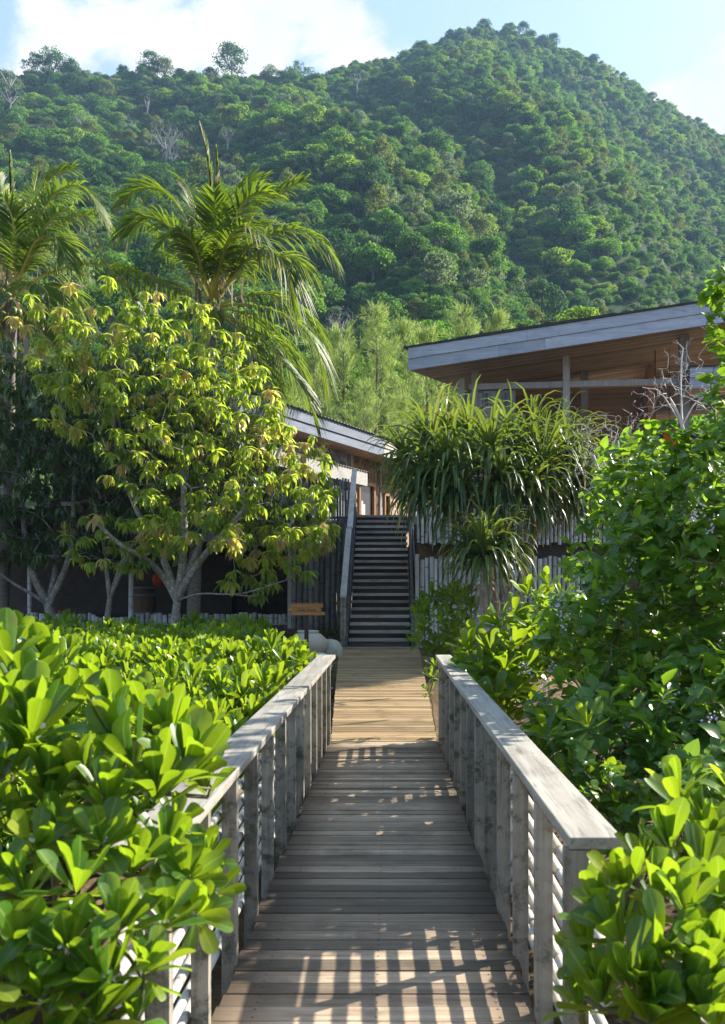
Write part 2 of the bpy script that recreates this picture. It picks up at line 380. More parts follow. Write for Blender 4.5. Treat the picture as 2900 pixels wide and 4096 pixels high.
# ------------------------------------------------------------------ world, sun, camera
AZ, EL = rad(58), rad(33)           # sun: clockwise from straight ahead, height
S=np.array([math.sin(AZ)*math.cos(EL),math.cos(AZ)*math.cos(EL),math.sin(EL)])
def make_world():
    w=bpy.data.worlds.new('World'); SC.world=w; w.use_nodes=True
    t=NT.__new__(NT); t.t=w.node_tree; t.t.nodes.clear(); t.out=t.n('ShaderNodeOutputWorld')
    sky=t.n('ShaderNodeTexSky',{'sky_type':'NISHITA','sun_disc':False,'sun_elevation':EL,'sun_rotation':AZ,'air_density':1.0,'dust_density':1.6,'ozone_density':1.0})
    dirv=t.n('ShaderNodeTexCoord').outputs['Generated']
    nv=t.n('ShaderNodeVectorMath',{'operation':'NORMALIZE'},i0=dirv).outputs[0]
    tot=None
    for (px,py,rr,a) in CLOUDS:
        d=nrm(np.array([(px-CX)/F,1,(CY-py)/F]))
        dt=t.n('ShaderNodeVectorMath',{'operation':'DISTANCE'},i0=nv,i1=tuple(d)).outputs['Value']
        g=t.mapr(dt,0,rr,a,0)
        tot=g if tot is None else t.math('MAXIMUM',tot,g)
    n1=t.noise(t.mapping(nv,(1,1,1.5),(3.1,0,.4)),9,9,.62,.3)
    n2=t.noise(t.mapping(nv,(1,1,1.3),(9.1,4,.4)),4,3,.5)
    dens=t.math('ADD',tot,t.math('MULTIPLY',t.math('SUBTRACT',n1,.5),2.2))
    mask=t.mapr(dens,.30,.72)
    mask.node.interpolation_type='SMOOTHSTEP'
    shade=t.math('ADD',t.mapr(n1,.35,.7,.84,1.0),t.mapr(n2,.4,.65,-.14,.06))
    ccol=t.n('ShaderNodeVectorMath',{'operation':'SCALE'},i0=CLOUD_COL); t.set(ccol,'Scale',shade)
    veil=t.mix(SKY_VEIL,sky.outputs[0],SKY_VEIL_COL)
    col=t.mix(mask,veil,ccol.outputs[0])
    bg=t.n('ShaderNodeBackground',Color=col,Strength=SKY_STRENGTH)
    t.t.links.new(bg.outputs[0],t.out.inputs[0])
CLOUDS=[(120,140,.085,.9),(330,40,.10,1.0),(560,40,.12,1.05),(760,80,.095,1.0),(640,-60,.12,1.),(250,-40,.05,.8),(860,60,.035,.6),
        (1600,270,.075,1.7),(1490,262,.05,1.6),(1560,205,.035,1.35),(1720,220,.10,1.7)]
CLOUD_COL=(2.72,2.7,2.67); SKY_VEIL=.68; SKY_VEIL_COL=(.80,1.12,1.58); SKY_STRENGTH=.15
make_world()
sl=bpy.data.lights.new('sun','SUN'); sl.energy=4.7; sl.angle=rad(.5); sl.color=(1,.93,.80)
so=bpy.data.objects.new('sun',sl); COL.objects.link(so); so.rotation_euler=Vector(S).to_track_quat('Z','Y').to_euler()
cam=bpy.data.cameras.new('camera'); co=bpy.data.objects.new('camera',cam); COL.objects.link(co); SC.camera=co
co.location=(0,0,CH); co.rotation_euler=(rad(90),0,0)
cam.sensor_fit='VERTICAL'; cam.sensor_height=36; cam.sensor_width=24; cam.lens=36*F/2294
cam.shift_x=(812-CX)/2294; cam.shift_y=(CY-1147)/2294; cam.clip_end=6000; cam.clip_start=.05
cam.dof.use_dof=True; cam.dof.focus_distance=13; cam.dof.aperture_fstop=5.6
SC.view_settings.view_transform='Standard'; SC.view_settings.look='None'; SC.view_settings.exposure=1.76; SC.view_settings.gamma=1
cy=SC.cycles; cy.use_denoising=True; cy.max_bounces=6; cy.diffuse_bounces=3; cy.glossy_bounces=2; cy.transmission_bounces=4; cy.transparent_max_bounces=6; cy.volume_bounces=0
cy.sample_clamp_indirect=6; cy.caustics_reflective=False; cy.caustics_refractive=False; cy.use_adaptive_sampling=True; cy.adaptive_threshold=.015

# ------------------------------------------------------------------ terrain
def ss(a,b,x): t=np.clip((x-a)/(b-a),0,1); return t*t*(3-2*t)
def ground_z(x,y):
    x=np.asarray(x,float); y=np.asarray(y,float)
    z=-.75+1.10*ss(9,18,y)+.50*ss(18,25,y)+1.2*ss(27,75,y)
    z=z-.35*ss(-3.0,0,x)*ss(2.6,0,x)*(1-ss(11,16,y))
    z=z+.45*ss(1.5,5,x)*(1-ss(10,16,y))
    return z
def nz2(x,y,s,o=0.0): return np.array([mnoise.noise(Vector((a*s+o,b*s-o,o*.37))) for a,b in zip(np.ravel(x),np.ravel(y))]).reshape(np.shape(x))
def make_ground():
    xs=np.concatenate([np.linspace(-900,-60,16),np.linspace(-50,-14,14),np.linspace(-13,13,90),np.linspace(14,50,14),np.linspace(60,900,16)])
    ys=np.concatenate([np.linspace(-250,-12,12),np.linspace(-10,28,120),np.linspace(30,80,16),np.linspace(100,1100,18)])
    X,Y=np.meshgrid(xs,ys,indexing='ij'); Z=ground_z(X,Y)+.05*nz2(X,Y,1.1)*(np.abs(Y)<60)
    b=MB(); b.grid(np.stack([X,Y,Z],-1)[:, ::-1]); o=b.build('ground',M['soil'],smooth=True); kind(o,'structure')
make_ground()
SKYL=np.array([(-500,160),(0,172),(230,180),(480,182),(740,174),(800,158),(860,146),(900,134),(950,113),(1000,92),(1040,78),(1085,68),(1130,72),(1180,82),(1240,104),(1330,140),(1400,184),(1500,245),(1560,280),(1624,315),(1800,425),(2100,610),(2400,770)],float)
def near_r(px): return np.interp(px,[-500,0,650,1085,1624,2300],[360,360,390,540,560,520])      # how far the skyline is
def near_0(px): return np.interp(px,[-500,900,1624,2300],[62,62,105,130])                        # foot of the slope
def slope_z(px,d):
    dr=near_r(px); d0=near_0(px); zr=CH+(CY-np.interp(px,SKYL[:,0],SKYL[:,1]))*dr/F; t=(d-d0)/(dr-d0)
    z=1.5+(zr-1.5)*np.where(t<1,np.clip(t,0,1)**1.10,1-.9*(t-1))
    tc=np.clip(t,0,1); pr=np.interp(tc,[0,.1,.35,.7,.95,1],[1640,1560,1370,1090,880,850]); w=np.sin(np.pi*tc)**.8
    return z+w*(7*np.exp(-((px-pr)/150)**2)-7*np.exp(-((px-pr-300)/190)**2)+7*np.exp(-((px-pr+480)/150)**2)-6*np.exp(-((px-pr+260)/110)**2))
def und(px,d,amp,s,o): return amp*nz2((px-CX)*d/F,d,s,o)
def near_full(px,d):
    t=np.clip((d-near_0(px))/(near_r(px)-near_0(px)),0,1.2)
    return slope_z(px,d)+(und(px,d,7,.013,3.3)+und(px,d,3,.035,9.3))*ss(0,.25,t)*(1-ss(.82,1.0,t))
def make_hill():
    pxs=np.linspace(-500,2400,150); T=np.linspace(0,1.12,70); A=np.repeat(pxs[:,None],len(T),1); D=near_0(A)+T[None,:]*(near_r(A)-near_0(A))
    b=MB(); b.grid(np.stack([(A-CX)*D/F,D,near_full(A,D)],-1)[:, ::-1]); kind(b.build('mountain',M['slope'],smooth=True),'structure')
make_hill()

# ------------------------------------------------------------------ forest on the slopes
def crown_mb(R, H, nl, leaf, flat=.75, dens=1.0, seed=0, airy=False):
    """a crown of many leaf clumps over uneven lobes; trunk and a few limbs below"""
    g=np.random.default_rng(seed); b=MB()
    lobes=[]
    for i in range(int(nl*2.2)):
        a=g.uniform(0,2*np.pi); q=math.sqrt(g.uniform(0,1)); r=R*(.16+.26*g.random()**1.3)
        lobes.append((q*(R-r*.6)*math.cos(a),q*(R-r*.6)*math.sin(a),H-R*flat*(.28+.62*q*q)+g.uniform(-.22,.16)*R,r))
    for i in range(6): a=i*1.05+g.random(); lobes.append((R*.6*math.cos(a),R*.6*math.sin(a),H*.42+g.uniform(-.1,.1)*R,R*.36))
    lobes.append((0,0,H-R*flat*.55,R*.58))
    for (x,y,z,r) in lobes:
        n=int(dens*34*(r/leaf)**2*.16)+12
        u=nrm(g.normal(size=(n,3))); u[:,2]=np.where(u[:,2]<-.35,-u[:,2],u[:,2])
        rr=r*(g.uniform(.72,1.06,n) if not airy else g.uniform(.35,1.1,n)); p=np.array([x,y,z])+u*rr[:,None]*np.array([1,1,flat])
        nn=nrm(u+.60*g.normal(size=(n,3))+np.array([0,0,.25])); d=nrm(np.cross(nn,g.normal(size=(n,3))))
        b.leaves(DIAM,p-d*leaf*.5,d,nn,leaf*g.uniform(.7,1.35,n),leaf*g.uniform(.7,1.25,n),rnd=np.clip(.5*g.random(n)+.5*(u[:,2]*0+g.random()),0,1))
    b2=b
    b.tube([(0,0,-2),(R*.04,0,H*.35),(-R*.03,R*.04,H-R*flat*.6)],[R*.07,R*.05,R*.03],5,mi=1,rnd=.4)
    for (x,y,z,r) in lobes[:5]:
        b.tube([(0,0,H*.38),(x*.5,y*.5,H*.38+(z-H*.38)*.6),(x,y,z)],[R*.035,R*.025,R*.012],4,mi=1,rnd=.4,caps=False)
    return b
VAR=[]  # (mesh, adjective)
specs=[('bright green','broad domed',5.2,7.5,11,.46,.72,1,False),('dark green','round',4.3,7.5,9,.42,.85,1,False),('mid green','lumpy',4.6,8.0,14,.44,.8,1,False),
       ('yellow green','flat topped',5.0,7.0,12,.46,.6,.9,False),('grey green','feathery',4.2,7.5,11,.42,.8,.8,True),('olive','tall',3.8,9.0,11,.40,1.05,.9,False),
       ('mid green','broad domed',5.6,8.0,13,.46,.72,1,False),('dark green','lumpy',4.4,8.4,13,.42,.9,1,False)]
for i,(c,ad,R_,H_,nl,lf,fl,de,ai) in enumerate(specs):
    VAR.append((crown_mb(R_,H_,nl,lf,fl,de,100+i,ai).mesh('forest_tree',[CAN[c],M['twig']],True),c,ad,R_,H_))
def scatter(fz,dmin,dmaxf,pxr,md,n,seed):
    g=np.random.default_rng(seed); cell={}; out=[]
    px=g.uniform(pxr[0],pxr[1],n); u=g.random(n); dm=dmaxf(px); d=np.sqrt(u*(dm**2-dmin**2)+dmin**2)
    x=(px-CX)*d/F; s=g.random(n)
    for i in range(n):
        m=md*(.60+1.0*s[i]**2.0); k=(int(x[i]//7),int(d[i]//7)); ok=True
        for a in(-1,0,1):
            for b in(-1,0,1):
                for (xx,yy) in cell.get((k[0]+a,k[1]+b),()):
                    if (xx-x[i])**2+(yy-d[i])**2<m*m: ok=False
        if ok: cell.setdefault(k,[]).append((x[i],d[i])); out.append((px[i],d[i],s[i]))
    o=np.array(out); z=fz(o[:,0],o[:,1])-1.2; return np.column_stack([(o[:,0]-CX)*o[:,1]/F,o[:,1],z,o[:,0],o[:,2]])
nt=scatter(near_full,64,lambda p:near_r(p)*1.01,(-150,1900),2.45,60000,5)
fg=np.random.default_rng(77)
def choose(n,x,y):
    """patchy mixture of kinds"""
    p=nz2(x,y,.02,5.)+.35*fg.normal(size=n)
    q=fg.integers(0,8,n); lookup=np.array([1,7,2,6,4,0,3,5])
    idx=np.clip(((p+.75)/1.5*8),0,7.99).astype(int)
    return np.where(fg.random(n)<.5,lookup[idx],q)
allt=nt[nt[:,1]>near_0(nt[:,3])+2]
N_=len(allt); vi=choose(N_,allt[:,0],allt[:,1])
scl=(.28+.58*allt[:,4]**2.0)*fg.uniform(.8,1.25,N_); rotz=fg.uniform(0,6.28,N_)
ypx=CY-(allt[:,2]+6*scl-CH)*F/allt[:,1]; app=scl*F/allt[:,1]
vis=(allt[:,3]>-30)&(allt[:,3]<1650)&(ypx>0)&((ypx<np.interp(allt[:,3],[0,250,600,700,1000,1300,1624],[640,560,600,790,760,690,640])))
order=np.argsort(-np.where(vis,app,0)); single=np.zeros(N_,bool); single[order[:285]]=True; single&=vis
def zone(px,y):
    h='high' if y<330 else 'midway' if y<520 else 'low'
    w=('above the far left palm' if px<230 else 'behind the tall central palm' if px<600 else 'right of the tall central palm' if px<800
       else 'above the gap between both roofs' if px<1050 else 'above the pavilion roof left end' if px<1330 else 'above the pavilion roof right half')
    return h,w
for i in np.where(single)[0]:
    me,c,ad,_,_=VAR[vi[i]]; o=bpy.data.objects.new('forest_tree',me); COL.objects.link(o)
    o.location=allt[i,:3]; o.rotation_euler=(0,0,rotz[i]); o.scale=(scl[i],scl[i],scl[i]*fg.uniform(.85,1.2))
    h,w=zone(allt[i,3],ypx[i]); lb=f'{ad} {c} tree {h} on the slope {w}'
    tag(o,lb,'tree',f'{ad} {c} trees {h} on the slope {w}')
def forest_stuff(idx):
    me=bpy.data.meshes.new('forest'); n=len(idx); me.vertices.add(n); me.vertices.foreach_set('co',allt[idx,:3].astype(np.float32).ravel())
    for nm,ty,val in(('vid','INT',vi[idx].astype(np.int32)),('scl','FLOAT',scl[idx].astype(np.float32)),('rotz','FLOAT',rotz[idx].astype(np.float32))):
        me.attributes.new(nm,ty,'POINT').data.foreach_set('value',val)
    o=bpy.data.objects.new('forest',me); COL.objects.link(o); kind(o,'stuff'); o['label']='dense mixed forest covering the hillside and the mountain behind'
    ng=bpy.data.node_groups.new('forest','GeometryNodeTree'); ng.interface.new_socket('Geometry',in_out='INPUT',socket_type='NodeSocketGeometry'); ng.interface.new_socket('Geometry',in_out='OUTPUT',socket_type='NodeSocketGeometry')
    N=ng.nodes; L=ng.links; gi=N.new('NodeGroupInput'); go=N.new('NodeGroupOutput'); jn=N.new('GeometryNodeJoinGeometry')
    used=[next(ob for ob in SC.objects if ob.type=='MESH' and ob.data==VAR[k][0]) for k in range(len(VAR))]
    for ob in reversed(used):
        oi=N.new('GeometryNodeObjectInfo'); oi.transform_space='ORIGINAL'; oi.inputs['Object'].default_value=ob; oi.inputs['As Instance'].default_value=True
        L.new(oi.outputs['Geometry'],jn.inputs[0])
    ip=N.new('GeometryNodeInstanceOnPoints'); ip.inputs['Pick Instance'].default_value=True
    L.new(gi.outputs[0],ip.inputs['Points']); L.new(jn.outputs[0],ip.inputs['Instance'])
    def at(nm,ty):
        a=N.new('GeometryNodeInputNamedAttribute'); a.data_type=ty; a.inputs['Name'].default_value=nm; return a.outputs[0]
    L.new(at('vid','INT'),ip.inputs['Instance Index']); L.new(at('scl','FLOAT'),ip.inputs['Scale'])
    cx=N.new('ShaderNodeCombineXYZ'); L.new(at('rotz','FLOAT'),cx.inputs[2]); L.new(cx.outputs[0],ip.inputs['Rotation'])
    L.new(ip.outputs[0],go.inputs[0]); m=o.modifiers.new('trees','NODES'); m.node_group=ng
forest_stuff(np.where(~single)[0])

# ------------------------------------------------------------------ air
def make_haze():
    b=MB(); b.box((0,480,228),(2200,1500,460)); t=NT('thin sea haze')
    v=t.n('ShaderNodeVolumePrincipled'); v.inputs['Color'].default_value=(.42,.66,1,1); v.inputs['Density'].default_value=HAZE; v.inputs['Anisotropy'].default_value=0
    t.t.links.new(v.outputs[0],t.out.inputs['Volume']); o=b.build('haze',t.m); kind(o,'stuff'); o['label']='thin pale blue haze in the air'
HAZE=.00027
make_haze()
# ------------------------------------------------------------------ boardwalk, railings, path, stairs
def planks(b, y0, y1, w, gap, xl, xr, zf, th=.035, jit=.012):
    y=y0
    while y<y1-.01:
        ww=w*RD.uniform(.92,1.08); ye=min(y+ww,y1); zz=RD.uniform(-.002,.002); m=(y+ye)/2
        j=RD.uniform(-jit,jit)
        a=np.array([xl(m)-j,0,0]); c=np.array([xr(m)+RD.uniform(-jit,jit),0,0]); e=ye-gap
        z0,z1=zf(y)+zz,zf(e)+zz+RD.uniform(-.0015,.0015)
        v=[[a[0],y,z0-th],[c[0],y,z0-th],[a[0],e,z1-th],[c[0],e,z1-th],[a[0],y,z0],[c[0],y,z0],[a[0],e,z1],[c[0],e,z1]]
        b.add(v,[[0,2,3,1],[4,5,7,6],[0,1,5,4],[2,6,7,3],[0,4,6,2],[1,3,7,5]])
        y=ye
Y0,Y1=2.75,10.36
xl=lambda y:np.interp(y,[Y0,Y1],[-.668,-.652]); xr=lambda y:np.interp(y,[Y0,Y1],[.560,.540])
bw=thing('footbridge','weathered grey plank footbridge leading straight to the stairs','footbridge',(0,Y0,0))
b=MB(); planks(b,-2.4,Y1,.118,.009,xl,xr,lambda y:0.0); b.build('deck',M['deck'],bw)
for x in(-.52,-.05,.42):
    b=MB(); b.box((x,4,-.15),(.09,12.6,.20)); b.build('joist',M['baluster'],bw)
for y in(-1.5,1.5,4.5,7.5,10.1):
    for x in(-.5,.4):
        b=MB(); b.tube([(x,y,-1.3),(x,y,-.25)],[.07,.065],8); b.build('pile',M['baluster'],bw)
def rail_z(y): return np.interp(y,[2.93,10.4],[.845,.948])
def railing(side, label):
    s=side; xin=(lambda y:np.interp(y,[2.93,10.4],[.563,.512])) if s>0 else (lambda y:np.interp(y,[2.93,10.4],[-.655,-.596]))
    wd=.168 if s>0 else .185
    ys=2.93 if s>0 else 2.72
    r=thing('railing',label,'railing',(xin(ys),ys,0))
    for a,c in((ys,6.9),(6.904,10.4)):
        b=MB(); b.bar((xin(a)+s*wd/2,a,rail_z(a)),(xin(c)+s*wd/2,c,rail_z(c)),wd,.038); b.build('handrail',M['rail'],r,bevel=.004)
    n=12; xb=.555 if s>0 else -.662
    for i in range(n+1):
        y=2.90+.03+i*(10.30-2.93)/n if s>0 else 2.80+i*(10.30-2.80)/n
        x=xin(y)+s*.062 if y>5 else (xb+s*.033); x=xb+s*.033-(s*.012*(y-3)/7)
        top=rail_z(y)-.041
        b=MB(); w=.066 if i else .075
        b.box((x,y+.03,(top-.28)/2),(w,.052,top+.28)); b.build('baluster',M['baluster'],r,bevel=.003)
    for k in range(9):
        z=.05+k*.083; rr=RD.uniform(.0165,.0205)
        pts=[]; 
        for q in range(9):
            y=ys-.12+q*(10.45-ys+.12)/8
            pts.append((xb+s*(.072+rr)-(s*.012*(y-3)/7)+RD.uniform(-.004,.004),y,z*(rail_z(y)/.845)+RD.uniform(-.007,.007)))
        b=MB(); b.tube(pts,[rr*RD.uniform(.95,1.06) for _ in pts],8); b.build('bamboo_pole',M['pole'],r,smooth=True)
    return r
railing(-1,'sunlit timber railing with bamboo rails on the left side of the footbridge')
railing(1,'grey timber railing on the right with a square cut handrail end')
# the yellow slatted path rising to the stairs
pxl=lambda y:np.interp(y,[10.36,20],[-.644,-1.07]); pxr=lambda y:np.interp(y,[10.36,20],[.532,.63]); pz=lambda y:np.interp(y,[10.36,20],[0,.52])
b=MB(); planks(b,10.364,19.98,.072,.006,pxl,pxr,pz,.03,.006)
for q in(.2,.5,.8):
    f=lambda y:(pxl(y)*(1-q)+pxr(y)*q,y,pz(y)-.036)
    b.beam(np.array(f(10.4))-[0,0,.05],np.array(f(19.9))-[0,0,.05],.08,.1)
kind(b.build('path',M['path']),'structure')
# stairs
SY,SZ,RISE,RUN,NS=20.0,.52,.1625,.275,20
st=thing('staircase','steep dark timber staircase rising between bamboo walls','staircase',(-.2,SY,SZ))
for i in range(NS):
    y=SY+i*RUN; z=SZ+(i+1)*RISE; xa=-.86-(0.06*i/NS) if i<12 else -.80; xa=-.87; xc=.45+.02*i/NS
    b=MB(); b.box(((xa+xc)/2,y+RUN/2,z-.025),(xc-xa,RUN+.045,.062)); b.build('tread',M['stair'],st,bevel=.004)
b=MB()
for i in range(NS): 
    y=SY+i*RUN; z=SZ+i*RISE; b.box((-.21,y+.045,z+RISE/2-.03),(1.30,.02,RISE-.0))
b.build('riser',M['riser'],st)
b=MB(); b.bar((.50,SY-.06,SZ+.22),(.56,SY+5.6,SZ+3.53),.07,.42); b.build('stringer',M['stringer'],st)
b=MB(); b.bar((-.92,SY-.05,SZ+.20),(-.92,SY+5.6,SZ+3.51),.06,.42); b.build('stringer',M['stringer'],st)
rz=lambda y:SZ+1.12+(y-SY)*.591
for a,c,x in((SY-.05,SY+2.75,-.98),(SY+2.70,SY+5.75,-.955)):
    b=MB(); b.bar((x,a,rz(a)+(.0 if a<21 else .05)),(x,c,rz(c)+(.0 if a<21 else .05)),.135,.05); b.build('handrail',M['stairrail'],st,bevel=.004)
for y in(SY+.02,SY+2.7,SY+5.5):
    for q in(-.042,0.0,.042):
        b=MB(); zb=SZ+(y-SY)*.59-.1; b.box((-.985+q,y+.02*abs(q)*10,(zb+rz(y)-.05)/2),(.038,.05,rz(y)-.05-zb)); b.build('post',M['baluster'],st)
b=MB()
for k in range(3): b.bar((-.94,SY+.1,SZ+.35+k*.27),(-.94,SY+5.5,SZ+.35+k*.27+5.4*.59),.03,.10)
b.build('side_board',M['stringer'],st)
# upper landing in front of the house
b=MB(); LZ=SZ+NS*RISE
y=SY+NS*RUN
for k in range(40): b.box((-.15,y+.07+k*.14,LZ-.03),(2.6+.4*(k>8),.134,.05))
b.box((-.15,y+.02,LZ-.12),(2.5,.04,.2)); kind(b.build('landing_floor',M['stair']),'structure')

# ------------------------------------------------------------------ bamboo walls
def pale_row(name, pts, z0, z1, r, gap, mat, label, cat, ragged=.06, backing=True, lean=0.0, ground=False):
    pts=[np.array(p,float) for p in pts]; t=thing(name,label,cat,(pts[0][0],pts[0][1],z0))
    b=MB()
    for a,c in zip(pts[:-1],pts[1:]):
        L=np.linalg.norm(c-a); n=max(1,int(L/(2*r+gap)))
        for i in range(n):
            p=a+(c-a)*(i+.5)/n; rr=r*RD.uniform(.8,1.12); top=z1+RD.uniform(-ragged,ragged); zb=z0+(RD.uniform(-.02,.05) if not ground else -.2)
            b.tube([(p[0]+RD.uniform(-.006,.006),p[1],zb),(p[0]+RD.uniform(-lean,lean),p[1]+RD.uniform(-.01,.01),(zb+top)/2),(p[0]+RD.uniform(-lean,lean),p[1],top)],rr,7,rnd=RD.random())
    b.build('pale_row',mat,t,smooth=True)
    if backing:
        for zz in(z0+.25*(z1-z0),z0+.8*(z1-z0)):
            for a,c in zip(pts[:-1],pts[1:]):
                off=np.array([0,r*1.6,0]); q=MB(); q.beam((*(a+off[:2]),zz),(*(c+off[:2]),zz),.05,.06); q.build('back_rail',M['stringer'],t)
    return t
pale_row('bamboo_wall',[(-2.42,23.2),(-1.02,23.0)],.75,3.42,.068,-.004,M['dkbamboo'],'tall dark bamboo wall left of the stairs behind the sign','wall',.05)
pale_row('bamboo_screen',[(-1.72,25.2),(-1.06,25.1)],3.35,4.75,.030,.010,M['greybamboo'],'grey bamboo slat screen beside the upper stair rail','screen',.03)
pale_row('bamboo_wall',[(.66,20.3),(4.9,20.0)],.25,2.45,.045,.010,M['pale'],'lower tier of white bamboo pales behind the pandanus trunk','wall',.07,lean=.01)
pale_row('bamboo_wall',[(.60,20.75),(5.2,20.5)],2.74,3.72,.038,.012,M['pale'],'upper tier of white bamboo pales under the big pandanus','wall',.06,lean=.01)
t=thing('gap_shade_sheet','added dark sheet for the shade in the gap between the two bamboo tiers','board',(.7,20.84,1.6))
b=MB(); b.box((3.0,20.83,2.2),(4.7,.03,2.9),np.array([[.9985,.054,0],[-.054,.9985,0],[0,0,1]])); b.build('sheet',M['dark'],t)  # sheet added to give the gap between the tiers its shade
# shingled end of the retaining bank beside the stairs
t=thing('bank_cladding','worn shingle cladding edging the right side of the stairs','cladding',(.62,20.2,.4))
b=MB()
for k in range(24):
    z=.45+k*.145; y=20.15+max(0,(z-.6))*1.55
    b.box((.625+RD.uniform(-.006,.006),(y+25.6)/2,z),(.03,25.6-y,.15),rnd=RD.random())
b.build('shingle_face',M['stairrail'],t)
b=MB(); b.box((.60,20.16,1.4),(.075,.07,2.2)); b.build('corner_board',M['stairrail'],t)
# the raised ground behind that wall
def make_terrace():
    xs=np.linspace(.66,16,22); ys=np.linspace(20.85,40,24); X,Y=np.meshgrid(xs,ys,indexing='ij')
    Z=3.35+.06*nz2(X,Y,.9)
    b=MB(); b.grid(np.stack([X,Y,Z],-1)[:, ::-1]); 
    b.grid(np.stack([np.stack([X[:,0],Y[:,0],Z[:,0]],-1),np.stack([X[:,0],Y[:,0],Z[:,0]-3.6],-1)],1))
    b.grid(np.stack([np.stack([X[0],Y[0],Z[0]-3.6],-1),np.stack([X[0],Y[0],Z[0]],-1)],1))
    kind(b.build('terrace_ground',M['soil'],smooth=False),'structure')
make_terrace()

# ------------------------------------------------------------------ low bamboo edging, hut, barrel
def edging():
    t=thing('bamboo_edging','knee high edging of cut bamboo stumps before the dark hut','edging',(-10,24.3,.8))
    b=MB(); x=-9.9
    while x<-2.60:
        r=RD.uniform(.045,.062); p=(x,24.3+.04*math.sin(x*3)); gz=float(ground_z(x,24.3)); h=RD.uniform(.27,.34)
        if x<-6.6 and x>-7.6: h*=.7
        b.tube([(p[0],p[1],gz-.1),(p[0]+RD.uniform(-.02,.02),p[1],gz+h)],r,9,rnd=RD.random()); x+=2*r+RD.uniform(.0,.03)
    b.build('stump_row',M['pale'],t,smooth=True)
    b=MB(); b.tube([(-6,24.22,.86),(-2.6,24.22,.87)],.028,7); b.build('ground_pole',M['pole'],t,smooth=True)
edging()
hut=thing('open_hut','dark open sided hut with a pale canvas roof behind the mango trees','hut',(-8,27,.8))
b=MB(); b.box((-8.6,30.6,2.3),(13.5,.12,3.6)); b.build('back_wall',M['dark'],hut)
b=MB(); b.box((-2.52,27.2,2.45),(.12,6.6,3.4)); b.build('side_wall',M['dark'],hut)
b=MB(); b.box((-8.6,27.2,.80),(13.5,6.4,.1)); b.build('floor',M['dark'],hut)
b=MB(); b.box((-8.4,27.2,3.78),(12.6,6.7,.06)); b.build('ceiling',M['dark'],hut)
b=MB(); R_=np.array([[1,0,0],[0,math.cos(.10),-math.sin(.10)],[0,math.sin(.10),math.cos(.10)]])
b.box((-8.8,26.9,4.25),(11.6,7.2,.10),R_); b.build('roof',M['canvas'],hut)
for px in(-12.0,-9.4):
    b=MB(); b.tube([(px,24.5,.75),(px,24.5,3.8)],.055,9); b.build('post',M['pale'],hut,smooth=True)
b=MB(); x=PX(293,24.0); b.tube([(x,24.0,.72),(x+.01,24.0,2.2),(x,24.0,3.85)],[.07,.062,.06],9); b.build('post',M['pale'],hut,smooth=True)
b=MB(); x=PX(650,23.6); b.box((x,23.65,2.2),(.13,.12,3.3)); b.build('post',M['whitefascia'],hut)
b=MB(); b.box((-8.8,27.6,1.35),(8.5,1.0,.5)); b.build('counter',M['dark'],hut)
ba=thing('barrel','oak barrel with blue grey hoops standing in the dark hut','barrel',(PX(320,25.4),25.4,.86))
bp=[(.0,0),(.27,0),(.33,.25),(.36,.52),(.33,.79),(.275,1.04),(.25,1.04),(.245,1.0),(0,1.0)]
bx,by=PX(320,25.4),25.4
b=MB(); b.lathe(bp,(bx,by,.86),28); b.build('body',M['barrel'],ba,smooth=True)
for z,r in((.06,.292),(.27,.340),(.76,.342),(.96,.301)):
    b=MB(); b.lathe([(r-.01,z-.04),(r+.006,z-.04),(r+.006,z+.04),(r-.01,z+.04)],(bx,by,.86),28); b.build('hoop',M['hoop'],ba,smooth=True)
la=thing('paper_lantern','small orange red lantern glowing dully beside the barrel','lantern',(PX(356,25.6),25.6,2.0))
lx=PX(356,25.6); b=MB(); b.lathe([(.06,-.19),(.15,-.13),(.19,0),(.15,.13),(.06,.19)],(lx,25.6,2.05),16); b.build('shade',M['redcloth'],la,smooth=True)
b=MB(); b.tube([(lx,25.6,2.22),(lx,25.6,3.75)],.008,5); b.build('cord',M['metal'],la)
pc=MB(); x=PX(133,25.0); pc.lathe([(.17,0),(.17,.02),(.06,.05),(.045,.30),(.02,.36),(0,.365)],(x,25,.86),14); o=pc.build('marker_cone',plain_mat('pink plastic',(.65,.06,.12),.5,.4,.1),base=(x,25,.86),smooth=True); tag(o,'small pink cone standing at the foot of the left mango tree','cone')

